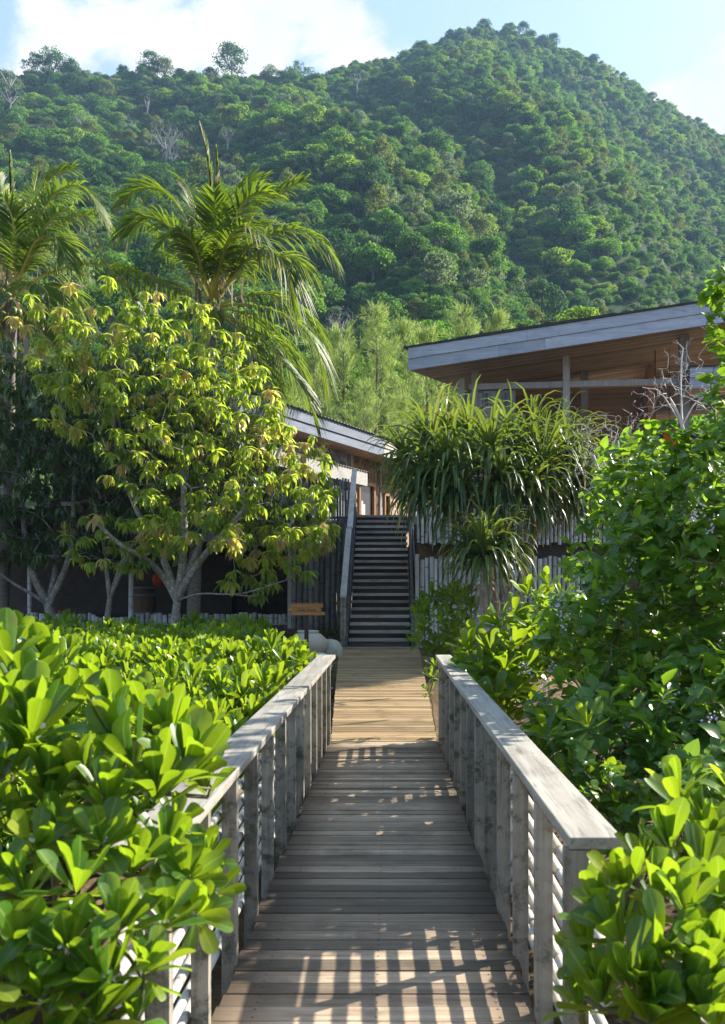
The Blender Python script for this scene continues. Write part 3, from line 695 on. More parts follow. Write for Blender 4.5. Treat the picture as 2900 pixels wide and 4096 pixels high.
# ------------------------------------------------------------------ sign and jars
sd=17.0; sg=thing('signpost','brown wooden sign on a thin post pointing left','sign',(PX(686,sd),sd,.3))
def brd(x0,x1,y0,y1,nm,off=0,th=.035):
    a=P(x0,y1,sd); c=P(x1,y0,sd); q=MB(); q.box(((a[0]+c[0])/2,sd+off,(a[2]+c[2])/2),(c[0]-a[0],th,c[2]-a[2]-.004)); return q.build(nm,M['sign'],sg,bevel=.003)
brd(651,724,1352.5,1361.5,'board'); bb=brd(646.5,718.5,1361.5,1370,'board',-.006); brd(653,728,1370.3,1378.6,'board')
brd(651,724,1350.6,1352.4,'cap_strip',-.01,.07)
q=MB(); a=P(686,1380,sd); q.box((PX(686,sd),sd+.045,(a[2]+.2)/2+.12),(.075,.05,a[2]-.05)); q.build('post',M['signpost'],sg)
def text(body,px,py,size,d,name,par,shear=.25):
    cu=bpy.data.curves.new(name,'FONT'); cu.body=body; cu.size=size; cu.extrude=.0015; cu.shear=shear; cu.align_x='CENTER'; cu.align_y='CENTER'
    ob=bpy.data.objects.new(name,cu); COL.objects.link(ob); cu.materials.append(M['ink'])
    tmp=ob; bpy.context.view_layer.update(); me=bpy.data.meshes.new_from_object(tmp.evaluated_get(bpy.context.evaluated_depsgraph_get())); bpy.data.objects.remove(tmp)
    me.materials.clear(); me.materials.append(M['ink']); ob=bpy.data.objects.new(name,me); COL.objects.link(ob)
    p=P(px,py,d); ob.parent=par; base=np.array(par['_b']); ob.location=p-base; ob.rotation_euler=(rad(90),0,0); return ob
text('Table Tennis',686,1365.8,.068,sd-.0255,'lettering',sg); text('<',658,1365.8,.075,sd-.0255,'arrow',sg,0)
def jar(px,py0,py1,d,wpx,mat,label,name='clay_jar',lid=False,tilt=0):
    zc0=PZ(py1,d); zc1=PZ(py0,d); H=zc1-zc0; Rm=wpx*d/F/2; x=PX(px,d)
    if lid: pr=[(0,0),(.45,0),(.8,.18),(1,.46),(.93,.68),(.62,.88),(.50,.90),(.52,.92),(.56,.96),(.52,1.0),(.42,1.0),(.40,.92),(.0,.85)]
    else: pr=[(0,0),(.5,.02),(.85,.2),(1,.45),(.90,.70),(.62,.90),(.3,.985),(0,1.0)]
    R_=np.array([[math.cos(tilt),0,math.sin(tilt)],[0,1,0],[-math.sin(tilt),0,math.cos(tilt)]])
    q=MB(); q.lathe([(r*Rm,z*H) for r,z in pr],(x,d,zc0),32,R_); o=q.build(name,mat,base=(x,d,zc0),smooth=True); tag(o,label,'jar'); return o
jar(690,1412,1475,18.0,90,M['jar'],'round pale clay jar with a thick rim behind the sign post',lid=True)
jar(735,1431,1484,18.3,56,M['stonejar'],'egg shaped grey green clay jar leaning beside the path',tilt=.22)
jar(716,1462,1515,15.0,58,M['stonejar'],'rounded clay jar half hidden behind the end of the left handrail')
pb=MB()
pebs=[]
for i in range(7):
    yy=RD.uniform(13.0,15.5); x=RD.uniform(pxl(yy)-.34,pxl(yy)-.1); r=RD.uniform(.05,.1); z=float(ground_z(x,yy))+r*.5+.2
    q=MB(); q.lathe([(0,-.5),(.6,-.42),(1,0),(.7,.4),(0,.52)],(0,0,0),12); me=q.mesh('pebble',M['pebble'],True)
    o=bpy.data.objects.new('pebble',me); COL.objects.link(o); o.location=(x,yy,z-.12); o.scale=(r*1.3,r,r*.8); o.rotation_euler=(0,0,RD.uniform(0,3)); tag(o,'smooth grey pebble beside the left edge of the yellow path','stone','grey pebbles beside the path')

# ------------------------------------------------------------------ the timber house at the stair head
HU=nrm(np.array([.44,.898,0])); HN=np.array([HU[1],-HU[0],0]); HO=np.array([.33,30,0.]); hrot=math.atan2(HU[1],HU[0])
def H(t,n,z): return HO+HU*t+HN*n+np.array([0,0,z])
hs=thing('timber_house','grey and brown timber house with carved panel wall at the stair head','house',tuple(H(-5,-.9,3.4)),rz=hrot)
RH=np.stack([HU,-HN,np.array([0,0,1])],1)
def hbox(b,t0,t1,n0,n1,z0,z1,rnd=None): b.box(H((t0+t1)/2,(n0+n1)/2,(z0+z1)/2),(t1-t0,abs(n1-n0),z1-z0),RH,rnd)
def hpart(nm,mat,*boxes,bevel=0,par=None):
    b=MB(); [hbox(b,*q) for q in boxes]; return b.build(nm,mat,par or hs,bevel=bevel)
WN=-.9; ZT=5.95
hpart('wall',M['greywall'],(-9.5,-1.72,WN-.12,WN,2.9,ZT)); hpart('wall',M['brownwall'],(-1.68,3.2,WN-.12,WN,3.3,ZT))
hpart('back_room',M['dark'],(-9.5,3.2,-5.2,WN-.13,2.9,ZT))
b=MB()
for k in range(30):                      # reused door leaves and panels of the grey part
    t=-9.4+k*.26
    for z0,z1 in((4.45,5.05),(5.15,5.85)):
        if RD.random()<.85: hbox(b,t+.02,t+.23,WN,WN+.02+.02*RD.random(),z0+RD.uniform(0,.1),z1-RD.uniform(0,.1))
        if RD.random()<.6: hbox(b,t+.06,t+.19,WN+.02,WN+.05,z0+.16,z1-.16)
b.build('panel_work',M['greywall'],hs)
b=MB()
for k in range(22):
    t=-1.62+k*.215
    for z0,z1 in((5.28,5.62),(5.64,5.92)):
        hbox(b,t+.01,t+.20,WN,WN+.02+.015*RD.random(),z0,z1); hbox(b,t+.05,t+.16,WN+.03,WN+.05,z0+.06,z1-.06)
b.build('panel_work',M['brownwall'],hs)
for k0,k1 in((0,2),(8,10),(13,22)):
    b=MB()
    for k in range(k0,k1):
        t=-1.62+k*.215; hbox(b,t,t+.214,WN,WN+.008,3.8,5.25)
        for z0,z1 in((3.80,4.15),(4.18,4.55),(4.58,4.86),(4.88,5.25)):
            w=RD.choice([(.01,.10,.11,.20),(.01,.20,.06,.15)]); hbox(b,t+w[0],t+w[1],WN+.007,WN+.025,z0+.01,z1-.01); hbox(b,t+w[2],t+w[3],WN+.024,WN+.045,z0+.05,z1-.05)
    b.build('lattice_panel',M['palepanel'],hs)
for t in(-1.70,.30,3.1): hpart('post',M['post'],(t-.07,t+.07,WN-.05,WN+.09,3.3,ZT),bevel=.005)
def window(t0,t1,z0,z1,par):
    f=hpart('window',M['frame'],(t0,t0+.08,WN,WN+.10,z0,z1),(t1-.08,t1,WN,WN+.10,z0,z1),(t0+.081,t1-.081,WN,WN+.10,z1-.09,z1-.001),(t0+.081,t1-.081,WN,WN+.12,z0+.001,z0+.11))
    b=MB(); hbox(b,t0+.08,t1-.08,WN+.005,WN+.02,z0+.10,z1-.08); b.build('pane',M['glass'],f)
window(-1.22,-.12,4.05,5.20,hs); window(.56,1.02,3.80,5.0,hs)
# things on the sill, curtain
hpart('curtain',M['canvas'],(-.98,-.88,WN+.022,WN+.04,4.16,4.6),(-.86,-.74,WN+.022,WN+.04,4.16,4.5))
def sl(t,n0,n1,z0,z1,dz): pass
hpart('fascia_board',M['shadefascia'],(-10,-1.05,-.03,0.0,6.19,6.47),bevel=.003); hpart('fascia_board',M['shadefascia'],(-10,-1.05,-.06,-.035,5.93,6.185),bevel=.003)
hpart('fascia_board',M['whitefascia'],(-1.04,3.4,-.03,.004,6.19,6.47),bevel=.003); hpart('fascia_board',M['whitefascia'],(-1.04,3.4,-.06,-.03,5.93,6.185),bevel=.003)
hpart('soffit',M['brownwall'],(-10,3.4,-1.0,-.065,5.95,5.98))
b=MB()      # corrugated roof, edge shown over the fascia
n=150; tt=np.linspace(-10,3.45,n); zz=.018*np.cos(np.arange(n)*np.pi)
V=np.stack([np.stack([H(t,.06,6.50+z),H(t,-5.4,7.6+z)]) for t,z in zip(tt,zz)]); b.grid(V); V2=V.copy(); V2[...,2]-=.012; b.grid(V2[::-1]); b.build('roof',M['corrug'],hs)
# lean-to roof lower on the same wall
an=thing('lean_to_roof','small corrugated lean-to roof with a white edge on the grey house wall','roof',tuple(H(-5.2,-.2,4.9)),rz=hrot)
b=MB(); tt=np.linspace(-9,-2.05,90); zz=.015*np.cos(np.arange(90)*np.pi)
V=np.stack([np.stack([H(t,-.05,5.32+z),H(t,WN+.02,5.55+z)]) for t,z in zip(tt,zz)]); b.grid(V); V2=V.copy(); V2[...,2]-=.012; b.grid(V2[::-1]); b.build('sheet',M['corrug'],an)
b=MB(); hbox(b,-9,-2.08,-.10,-.075,4.90,5.30); b.build('edge_board',M['stairrail'],an)
b=MB(); hbox(b,-2.07,-2.04,-.8,-.1,4.9,5.28); b.build('end_board',M['whitefascia'],an)

# ------------------------------------------------------------------ the pavilion on the right
SLP=math.tan(rad(7.0)); BU=nrm(np.array([.99,-.12,0])); BN=np.array([BU[1],-BU[0],0]); BO=np.array([.49,24.0,0.]); prot=math.atan2(BU[1],BU[0])
def Bp(s,n,z): return BO+BU*s-BN*(-n)+np.array([0,0,z])     # s along the front, n towards the camera
pv=thing('pavilion','large open timber pavilion with a sloping grey edged roof','pavilion',(4,25.5,3.4),rz=prot)
RB=np.stack([BU,-BN,np.array([0,0,1])],1)
def bbox(b,s0,s1,n0,n1,z0,z1,rnd=None): b.box(Bp((s0+s1)/2,(n0+n1)/2,(z0+z1)/2),(s1-s0,abs(n1-n0),z1-z0),RB,rnd)
def bpart(nm,mat,*boxes,bevel=0): 
    b=MB(); [bbox(b,*q) for q in boxes]; return b.build(nm,mat,pv,bevel=bevel)
ZR=7.93
def slab(b, poly, ztop, th, mi=0):
    """sloping plate over a plan polygon of (s,n)"""
    top=[Bp(s,n,ztop+s*SLP) for s,n in poly]; bot=[p-np.array([0,0,th]) for p in top]; n=len(poly)
    c1=np.mean(top,0); c2=np.mean(bot,0)
    b.add(np.vstack([top,[c1]]),[[i,(i+1)%n,n] for i in range(n)],mi=mi); b.add(np.vstack([bot,[c2]]),[[(i+1)%n,i,n] for i in range(n)],mi=mi)
    b.add(np.vstack([top,bot]),[[i,i+n,(i+1)%n+n,(i+1)%n] for i in range(n)],mi=mi)
# fascia: two courses of boards with joints, sloping with the roof
def fboard(s0,s1,za,zb,n,off=0,th=.03):
    b=MB(); v=[]
    for s in(s0,s1):
        for nn in(n,n+th):
            for z in(za,zb): v.append(Bp(s,nn,ZR+z+s*SLP))
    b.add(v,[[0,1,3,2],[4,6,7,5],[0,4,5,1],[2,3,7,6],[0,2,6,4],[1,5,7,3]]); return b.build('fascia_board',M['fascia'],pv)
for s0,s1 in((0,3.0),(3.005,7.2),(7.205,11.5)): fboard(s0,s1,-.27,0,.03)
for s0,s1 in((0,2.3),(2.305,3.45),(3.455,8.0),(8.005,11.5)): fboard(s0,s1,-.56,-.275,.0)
b=MB(); slab(b,[(-.12,.10),(11.8,.10),(11.8,-14),(9,-14),(1.75,-4.4)],ZR+.05,.045); b.build('roof',M['roofing'],pv)
b=MB(); slab(b,[(1.2,.09),(5.2,.09),(5.2,-.3),(1.2,-.3)],ZR+.075,.022); b.build('roof_strip',M['roofing'],pv)
b=MB()         # soffit boards parallel to the fascia
k=0
for n0 in np.arange(-.005,-13.5,-.14):
    n1=n0-.134; sl_=max(.02,.02-n0*.40)
    z=ZR-.545
    v=[]
    for s in(sl_,11.5):
        for nn in(n1,n0): v.append(Bp(s,nn,z+s*SLP)); 
    v=np.array(v); vv=np.vstack([v,v+np.array([0,0,.02])]); b.add(vv,[[0,1,3,2],[4,6,7,5],[0,4,5,1],[2,3,7,6],[0,2,6,4],[1,5,7,3]],rnd=RD.random())
b.build('soffit',M['soffit'],pv)
b=MB(); b.bar(Bp(0.0,-.01,ZR-.02),Bp(1.76,-4.4,ZR-.02+.2),.03,.50); b.build('fascia_board',M['fascia'],pv)
def ppost(s,n,w,z0,z1,mat='post'): return bpart('post',M[mat],(s-w/2,s+w/2,n-w/2,n+w/2,z0,z1),bevel=.006)
def sof(s): return ZR-.56+s*SLP
ppost(1.66,-1.05,.17,3.3,sof(1.66)+.02); ppost(4.05,-1.08,.18,3.3,sof(4.05)+.02); ppost(7.02,-.95,.24,3.3,sof(7.02)+.02); ppost(1.32,-1.05,.15,3.3,7.35)
ppost(4.7,-3.2,.2,3.3,sof(4.7)); ppost(2.2,-4.2,.18,3.3,sof(2.2))
bpart('beam',M['post'],(1.5,7.0,-1.19,-1.02,7.06,7.22),bevel=.006)
bpart('beam',M['soffit'],(4.0,4.14,-4.2,-1.2,6.78,6.98))
b=MB()
for k in range(8):
    s=1.38+k*.17
    bbox(b,s,s+.16,-1.17,-1.12,5.3,7.04,rnd=RD.random())
    for z0,z1 in((5.5,6.0),(6.1,6.5),(6.6,6.98)):
        if RD.random()<.75: bbox(b,s+.03,s+.13,-1.12,-1.095,z0,z1,rnd=RD.random())
b.build('shutter_wall',M['greywall'],pv)
b=MB()
for k in range(22): bbox(b,1.45,6.45,-4.0,-3.95,4.1+k*.17,4.1+k*.17+.163,rnd=RD.random())
b.build('back_wall',M['planks'],pv)
bpart('wall_vent',M['metal'],(4.55,4.78,-3.945,-3.93,6.15,6.75),(2.6,2.85,-3.945,-3.93,6.1,6.75),(5.15,5.4,-3.945,-3.93,6.25,6.4))
b=MB()
for k in range(16): bbox(b,6.50,6.72,-4.05,-3.5,4.1+k*.25,4.1+k*.25+.245,rnd=.5)
b.build('door_jamb',M['frame'],pv)
b=MB()
for k in range(20): bbox(b,6.5,12,-5.4-k*.002,-5.37,7.1+k*.13,7.1+k*.13+.125,rnd=RD.random())
b.build('back_wall',M['soffit'],pv)
bpart('floor',M['planks'],(.9,11.5,-13,-.4,3.42,3.58))
bpart('counter',M['metal'],(6.75,9.2,-4.6,-4.1,6.15,6.3))
# lower porch roof at the right
pr=thing('porch_roof','lower grey edged porch roof joining the pavilion at the right','roof',(9,22.5,6.8),rz=prot)
for z0,z1,n in((6.92,7.16,.33),(6.66,6.915,.30)):
    b=MB(); bbox(b,6.92,11.5,n,n+.03,z0,z1); b.build('fascia_board',M['fascia'],pr)
b=MB(); bbox(b,6.95,11.5,-.75,.29,6.68,6.72); b.build('soffit',M['soffit'],pr)
b=MB(); bbox(b,6.90,11.5,-.75,.40,7.165,7.2); b.build('sheet',M['roofing'],pr)
# ceiling fan and lantern inside
fx=Bp(7.0,-2.3,0); fz=6.1
fn=thing('ceiling_fan','black ceiling fan hanging on a long rod inside the pavilion','fan',(fx[0],fx[1],fz))
fx=Bp(6.45,-1.9,0)
b=MB(); b.tube([(fx[0],fx[1],fz+.1),(fx[0],fx[1],sof(6.5)+.2)],.016,6); b.build('rod',M['metal'],fn)
b=MB(); b.lathe([(0,-.10),(.10,-.08),(.13,0),(.07,.09),(.03,.16),(0,.16)],(fx[0],fx[1],fz),16); b.build('motor',M['metal'],fn,smooth=True)
for k in range(4):
    a=.12+k*math.pi/2; d=np.array([math.cos(a),math.sin(a),0]); b=MB(); p=np.array([fx[0],fx[1],fz-.04]); b.beam(p+d*.1,p+d*.66,.12,.012,rnd=.5); b.build('blade',M['metal'],fn)
rl=thing('paper_lantern','orange red lantern glimpsed inside the pavilion above the shrub','lantern',tuple(Bp(6.75,-2.0,5.0)))
c=Bp(6.75,-1.5,5.72); b=MB(); b.lathe([(.08,-.24),(.15,-.2),(.17,0),(.15,.2),(.08,.24)],c,14); b.build('shade',M['redcloth'],rl,smooth=True)
b=MB(); b.tube([c+[0,0,.24],c+[0,0,.3],[c[0],c[1],sof(6.5)]],.006,5); b.build('cord',M['metal'],rl)
# ------------------------------------------------------------------ branching skeletons
class Skel:
    def __init__(s): s.p=[]; s.par=[]; s.rmin=[]
    def node(s,p,par,r=0): s.p.append(np.asarray(p,float)); s.par.append(par); s.rmin.append(r); return len(s.p)-1
    def limb(s,pts,start=-1,rs=None,n=4):
        """a hand placed limb through pts; returns the node ids"""
        pts=[np.asarray(q,float) for q in pts]
        if start>=0: pts=[s.p[start]]+pts
        ids=[]; last=start
        C=catmull(np.array(pts),n)
        for i,c in enumerate(C):
            if start>=0 and i==0: continue
            r=0 if rs is None else np.interp(i/(len(C)-1),[0,1],rs)
            last=s.node(c,last,r); ids.append(last)
        return ids
    def grow(s,targets,seg=.35,jit=.12,up=.25,first=0):
        root=s.p[0]; T=sorted([np.asarray(t,float) for t in targets],key=lambda t:np.linalg.norm(t-root)); tips=[]
        for t in T:
            A=np.array(s.p); dr=np.linalg.norm(A-root,axis=1); d=np.linalg.norm(A-t,axis=1)+np.where(A[:,2]>t[2]+.1,.8,0)+.35*np.maximum(0,dr-np.linalg.norm(t-root)+.1)
            d[:first]+=99
            k=int(np.argmin(d)); a=s.p[k]; L=np.linalg.norm(t-a); n=max(2,int(L/seg)); last=k
            pd=nrm(a-s.p[s.par[k]]) if s.par[k]>=0 else np.array([0,0,1.])
            ctrl=a+pd*L*.35+np.array([0,0,up*L*.3])
            for i in range(1,n+1):
                q=i/n; c=(1-q)**2*a+2*q*(1-q)*ctrl+q*q*t
                if i<n: c=c+rng.normal(size=3)*jit*seg*.6
                last=s.node(c,last)
            tips.append(last)
        return tips
    def mesh_into(s,b,rtip=.006,ex=.42,rmax=.2,sides=5,mi=0,gain=1.0):
        n=len(s.p); cnt=np.zeros(n); ch=[[] for _ in range(n)]
        for i in range(n-1,-1,-1):
            cnt[i]=max(cnt[i],1)
            if s.par[i]>=0: cnt[s.par[i]]+=cnt[i]; ch[s.par[i]].append(i)
        # number of tips
        tips=np.zeros(n)
        for i in range(n-1,-1,-1):
            if not ch[i]: tips[i]=1
            if s.par[i]>=0: tips[s.par[i]]+=tips[i]
        R_=np.minimum(rmax,np.maximum(np.array(s.rmin),rtip*gain*tips**ex))
        done=set()
        starts=[i for i in range(n) if s.par[i]<0]
        stack=list(starts)
        while stack:
            i=stack.pop(); chain=[i] if s.par[i]<0 else [s.par[i],i]
            while ch[chain[-1]]:
                c=sorted(ch[chain[-1]],key=lambda k:-R_[k]*1e3-tips[k]); nx=c[0]
                for k in c[1:]: stack.append(k)
                chain.append(nx)
            if len(chain)>1:
                rr=[R_[k] for k in chain]
                if s.par[i]>=0: rr[0]=rr[1]
                rr[-1]*=.6
                sd=sides if max(rr)>.02 else 4 if max(rr)>.008 else 3
                b.tube([s.p[k] for k in chain],rr,sd+(3 if max(rr)>.06 else 0),caps=False,mi=mi)
        return b
    def dirs(s,tips): return np.array([nrm(s.p[t]-s.p[s.par[t]]) for t in tips])
def catmull(P_,n=5):
    P_=np.asarray(P_,float); Q=np.vstack([2*P_[0]-P_[1],P_,2*P_[-1]-P_[-2]]); out=[]
    for i in range(1,len(Q)-2):
        a,b,c,d=Q[i-1],Q[i],Q[i+1],Q[i+2]
        for q in np.linspace(0,1,n,endpoint=False):
            out.append(.5*((2*b)+(-a+c)*q+(2*a-5*b+4*c-d)*q*q+(-a+3*b-3*c+d)*q**3))
    out.append(P_[-1]); return np.array(out)
def inpoly(px,py,poly):
    c=False; j=len(poly)-1
    for i in range(len(poly)):
        xi,yi=poly[i]; xj,yj=poly[j]
        if (yi>py)!=(yj>py) and px<(xj-xi)*(py-yi)/(yj-yi)+xi: c=not c
        j=i
    return c
def fill(poly,d,dd,n,md,seed,shape=None,keep=None):
    """points through a crown volume whose outline was surveyed as poly at distance d, thickness 2*dd"""
    g=random.Random(seed); xs=[p[0] for p in poly]; ys=[p[1] for p in poly]; out=[]; tries=0
    while len(out)<n and tries<n*60:
        tries+=1; x=g.uniform(min(xs),max(xs)); y=g.uniform(min(ys),max(ys))
        if not inpoly(x,y,poly): continue
        e=dd if shape is None else dd*shape(x,y)
        dz=g.uniform(-1,1)*e; p=P(x,y,d)+np.array([0,dz,0]); 
        if keep is not None and not keep(p): continue
        if all(np.sum((p-q)**2)>md*md for q in out): out.append(p)
    return out
def frame(a):
    a=nrm(a); r=np.array([0,0,1.]) if abs(a[2])<.9 else np.array([1.,0,0]); x=nrm(np.cross(a,r)); return x,np.cross(a,x),a
def rosette(b,c,axis,n,L,T,e0=20,e1=85,g=rng,rnd=None,spread=.12,mi=0,wr=1.0):
    """leaves whorled round a shoot tip: inner ones upright, outer ones spreading"""
    x,y,a=frame(axis); k=np.arange(n); q=(k+.5)/n
    th=k*2.39996+g.uniform(0,6.28); el=np.radians(e0+(e1-e0)*q+g.normal(size=n)*9)
    d=np.cos(el)[:,None]*a+np.sin(el)[:,None]*(np.cos(th)[:,None]*x+np.sin(th)[:,None]*y)
    Ls=L*(.55+.5*np.sin(np.pi*np.clip(.18+q*.72,0,1)))*g.uniform(.85,1.15,n)
    pos=c-a*(q*L*.30)[:,None]*.8+d*.01
    r=np.clip((g.random() if rnd is None else rnd)*.55+g.random(n)*.5-.04,0,.93)
    dead=g.random(n)<.025; r=np.where(dead&(q>.6),.99,r)
    hint=a*1.0+g.normal(size=(n,3))*spread
    ti=g.integers(0,len(T),n)
    for t in range(len(T)):
        m=ti==t
        if m.any(): b.leaves(T[t],pos[m],d[m],hint[m] if hint.ndim>1 else hint,Ls[m],Ls[m]*wr,r[m],mi)
# ------------------------------------------------------------------ beach cabbage shrubs
def cabbage(name,label,ros,base,T,mat,cat='shrub',group=None,nleaf=(13,19),stems=True,flowers=0,e=(12,88),wr=1.0):
    """ros: list of (point, axis, leaf length)"""
    t=thing(name,label,cat,tuple(base),group); b=MB()
    for (p,a,L) in ros: rosette(b,p,a,RD.randint(*nleaf),L,T,e[0],e[1],wr=wr)
    b.build('foliage',mat,t,smooth=True)
    if stems:
        sk=Skel(); sk.node(base,-1,.02); sk.grow([p-nrm(a)*L*.25 for p,a,L in ros],.12,.1,.5); q=MB(); sk.mesh_into(q,.004,.4,.03,5); q.build('stem',M['greenstem'],t,smooth=True)
    if flowers:
        q=MB()
        for (p,a,L) in ros:
            for _ in range(flowers):
                if RD.random()<.5:
                    c=p+rng.normal(size=3)*L*.10
                    for z in range(4):
                        d=nrm(rng.normal(size=3)+np.array([0,0,.5])); q.leaves(DIAM,np.array([c]),np.array([d]),np.array([[0.3,-.8,.4]]),L*.10,L*.08)
        if q.n: q.build('blossom',M['whiteflower'],t)
    return t
def ax(x=0,y=0,z=1,j=.25): return nrm(np.array([x,y,z])+rng.normal(size=3)*j)
# big erect plant, upper left foreground
def fgros(lst,L,tilt=(0,-.15,1),j=.22): return [(P(px,py,d),ax(*tilt,j),L*k) for (px,py,d,k) in lst]
up=[(60,1560,2.7,1.05),(-20,1640,2.6,1.1),(150,1600,2.75,1.0),(20,1500,2.8,1.1),(70,1640,2.5,1.1),(30,1720,2.5,1.0),(250,1640,2.75,1.05),(290,1700,2.55,1.15),(190,1750,2.5,1.05),(380,1660,2.8,1.0),(420,1730,2.6,1.05),(350,1780,2.45,1.0),
    (110,1790,2.45,.95),(460,1760,2.75,.9),(-60,1540,2.9,1.0),(120,1500,3.0,.95),(-30,1790,2.4,1.0),(240,1800,2.4,.85),(20,1470,3.05,.9),(445,1700,2.9,.9),(320,1610,3.0,.9),(200,1560,3.1,.9)]
b0=P(180,2300,2.6); b0[2]=-.6
cabbage('cabbage_shrub','large upright beach cabbage with tall paddle leaves rising over the left handrail',fgros(up,.155),b0,T_nau,M['nau'],group='beach cabbage shrubs in the foreground',nleaf=(13,18),flowers=2,e=(4,62),wr=1.08)
lo=[(80,1900,2.3,1),(230,1890,2.3,1),(60,2010,2.15,1),(170,1990,2.1,1.05),(300,1950,2.3,1),(370,1900,2.4,.95),(420,1970,2.35,.95),(460,1930,2.5,.8),(260,2080,2.05,1.0),(370,2060,2.15,1.0),(440,2050,2.3,.9),
    (150,2130,2.0,1),(30,2120,2.0,1),(230,2190,1.95,1.05),(330,2170,2.05,.9),(90,2240,1.95,1),(210,2280,1.95,1),(-30,1980,2.2,1.0),(-40,2200,1.9,1),(390,1850,2.55,.9),(140,1870,2.4,.95),(20,1850,2.4,.9),(480,2000,2.5,.75),(300,2290,2.0,.8)]
b1=P(150,2500,2.2); b1[2]=-.65
cabbage('cabbage_shrub','low spreading beach cabbage with rounded glossy leaves at the bottom left corner',fgros(lo,.106,(.1,-.35,1),.35),b1,T_nau,M['nau'],group='beach cabbage shrubs in the foreground',nleaf=(13,18),flowers=3,e=(12,96),wr=1.25)
ro=[(1520,1800,2.75,1),(1580,1860,2.7,.95),(1500,1900,2.6,1),(1570,1960,2.5,1),(1620,1900,2.7,1),(1400,1990,2.45,.95),(1350,2050,2.45,.9),(1470,2000,2.4,1),(1540,2060,2.3,1.05),(1620,2020,2.4,1),(1390,2110,2.3,1),(1480,2130,2.2,1.05),
    (1590,2140,2.2,1),(1320,2150,2.4,.9),(1420,2210,2.15,1),(1540,2230,2.1,1.1),(1350,2240,2.2,.9),(1630,2210,2.15,1.05),(1460,2290,2.1,1),(1660,1800,2.9,1.1),(1700,1980,2.6,1.1),(1300,2260,2.35,.7),(1600,2290,2.05,1),(1660,2120,2.3,1.),(1440,1930,2.7,.85)]
b2=P(1520,2500,2.5); b2[2]=-.55
cabbage('cabbage_shrub','bright beach cabbage leaning in front of the right handrail end',fgros(ro,.135,(-.1,-.25,1),.3),b2,T_nau,M['nau'],group='beach cabbage shrubs in the foreground',nleaf=(11,15),e=(5,70),wr=1.12)
# the low hedge bed left of the footbridge
def hedge():
    protos=[]
    for k in range(5):
        t=thing('hedge_bush','','shrub',(0,0,0)); b=MB(); q=MB()
        pts=[]
        for _ in range(400):
            r=.42*math.sqrt(RD.random()); a=RD.uniform(0,6.28); p=np.array([r*math.cos(a),r*math.sin(a),0]); p[2]=.42+.30*RD.random()-.95*r*r
            if all(np.sum((p-z)**2)> .165**2 for z in pts): pts.append(p)
        for p in pts:
            rosette(b,p,ax(p[0]*.8,p[1]*.8-.1,1,.2),RD.randint(10,14),RD.uniform(.15,.22),T_nau_lo,4,66,wr=.9)
        sk=Skel(); sk.node((0,0,-.3),-1,.015); sk.grow([p-[0,0,.06] for p in pts],.15,.1,.5); sk.mesh_into(q,.004,.4,.03,4)
        b.build('foliage',M['nauhedge'],t,smooth=True); q.build('stem',M['greenstem'],t,smooth=True); protos.append(t)
    g=random.Random(4); pos=[]; used=set()
    for _ in range(6000):
        y=g.uniform(3.3,18.0); x=g.uniform(-9,-.95)
        px=CX+x*F/y
        if px<(-90 if y>8 else -420) or (y<5.6 and px>-60): continue
        rt=np.interp(y,[5,10,12,14,16,18.6],[-1.36,-1.40,-1.45,-1.85,-2.4,-3.0])
        if x>rt: continue
        if all((x-a)**2+(y-c)**2>.50**2 for a,c,_ in pos): pos.append((x,y,px))
    for i,(x,y,px) in enumerate(pos):
        k=i%5; top=np.interp(y,[3.3,5,8,12,18],[-.15,.22,.46,.68,.80])+g.uniform(-.09,.10); gz=top-.60
        lb=('far' if y>14.5 else 'middle' if y>10 else 'near')+' rows'
        side=' by the handrail' if x>np.interp(y,[5,18.6],[-1.9,-3.4]) else ' below the mango trees' if px>250 else ' at the left edge'
        label=f'bright beach cabbage bush in the {lb} of the hedge{side}'
        o=protos[k]
        if k in used: o=dup(o,(x,y,gz),g.uniform(0,6.28),g.uniform(.9,1.2),label,'hedge bushes in the '+lb+side)
        else: used.add(k); o.location=(x,y,gz); tag(o,label,'shrub','hedge bushes in the '+lb+side)
hedge()
# yellow lit cabbage shrub beyond the right handrail, dark one beside the stairs, small ones near the rail end
g=random.Random(9)
yl=[(P(px+ox,py+oy,d+oy*.006),ax(-.2,-.25,1,.3),L*1.12) for ox,oy in((0,0),(24,30),(-14,70)) for px,py,d,L in[(1180,1330,9.4,.19),(1215,1350,9.5,.18),(1150,1370,9.2,.2),(1120,1400,9.0,.2),(1190,1400,9.0,.19),(1070,1430,8.9,.2),(1050,1455,8.8,.19),(1100,1460,8.7,.21),(1150,1450,8.7,.2),(1130,1500,8.5,.21),(1080,1500,8.6,.2),(1180,1490,8.6,.19),(1200,1440,8.9,.18),(1040,1500,8.9,.17),(1060,1540,8.5,.17),(1150,1545,8.4,.2),(1230,1310,9.7,.17),(1110,1560,8.3,.19)]]
bb=P(1130,1700,8.7); bb[2]=-.4
cabbage('cabbage_shrub','yellow green beach cabbage catching the sun beyond the right handrail',yl,bb,T_nau,M['nauhedge'],nleaf=(10,14),e=(15,95),wr=1.15)
dk=[]
for _ in range(60):
    px=g.uniform(935,1075); py=g.uniform(1320,1470)
    if (px-1000)**2/75**2+(py-1410)**2/95**2<1: dk.append((P(px,py,17.2+g.uniform(-.9,.9)),ax(-.1,-.3,1,.35),g.uniform(.20,.28)))
bb=P(1000,1500,17.4); bb[2]=.2
cabbage('broadleaf_shrub','rounded dark broadleaf shrub at the right foot of the stairs',dk,bb,T_nau_lo,M['nauhedge'],nleaf=(9,13),e=(15,100))
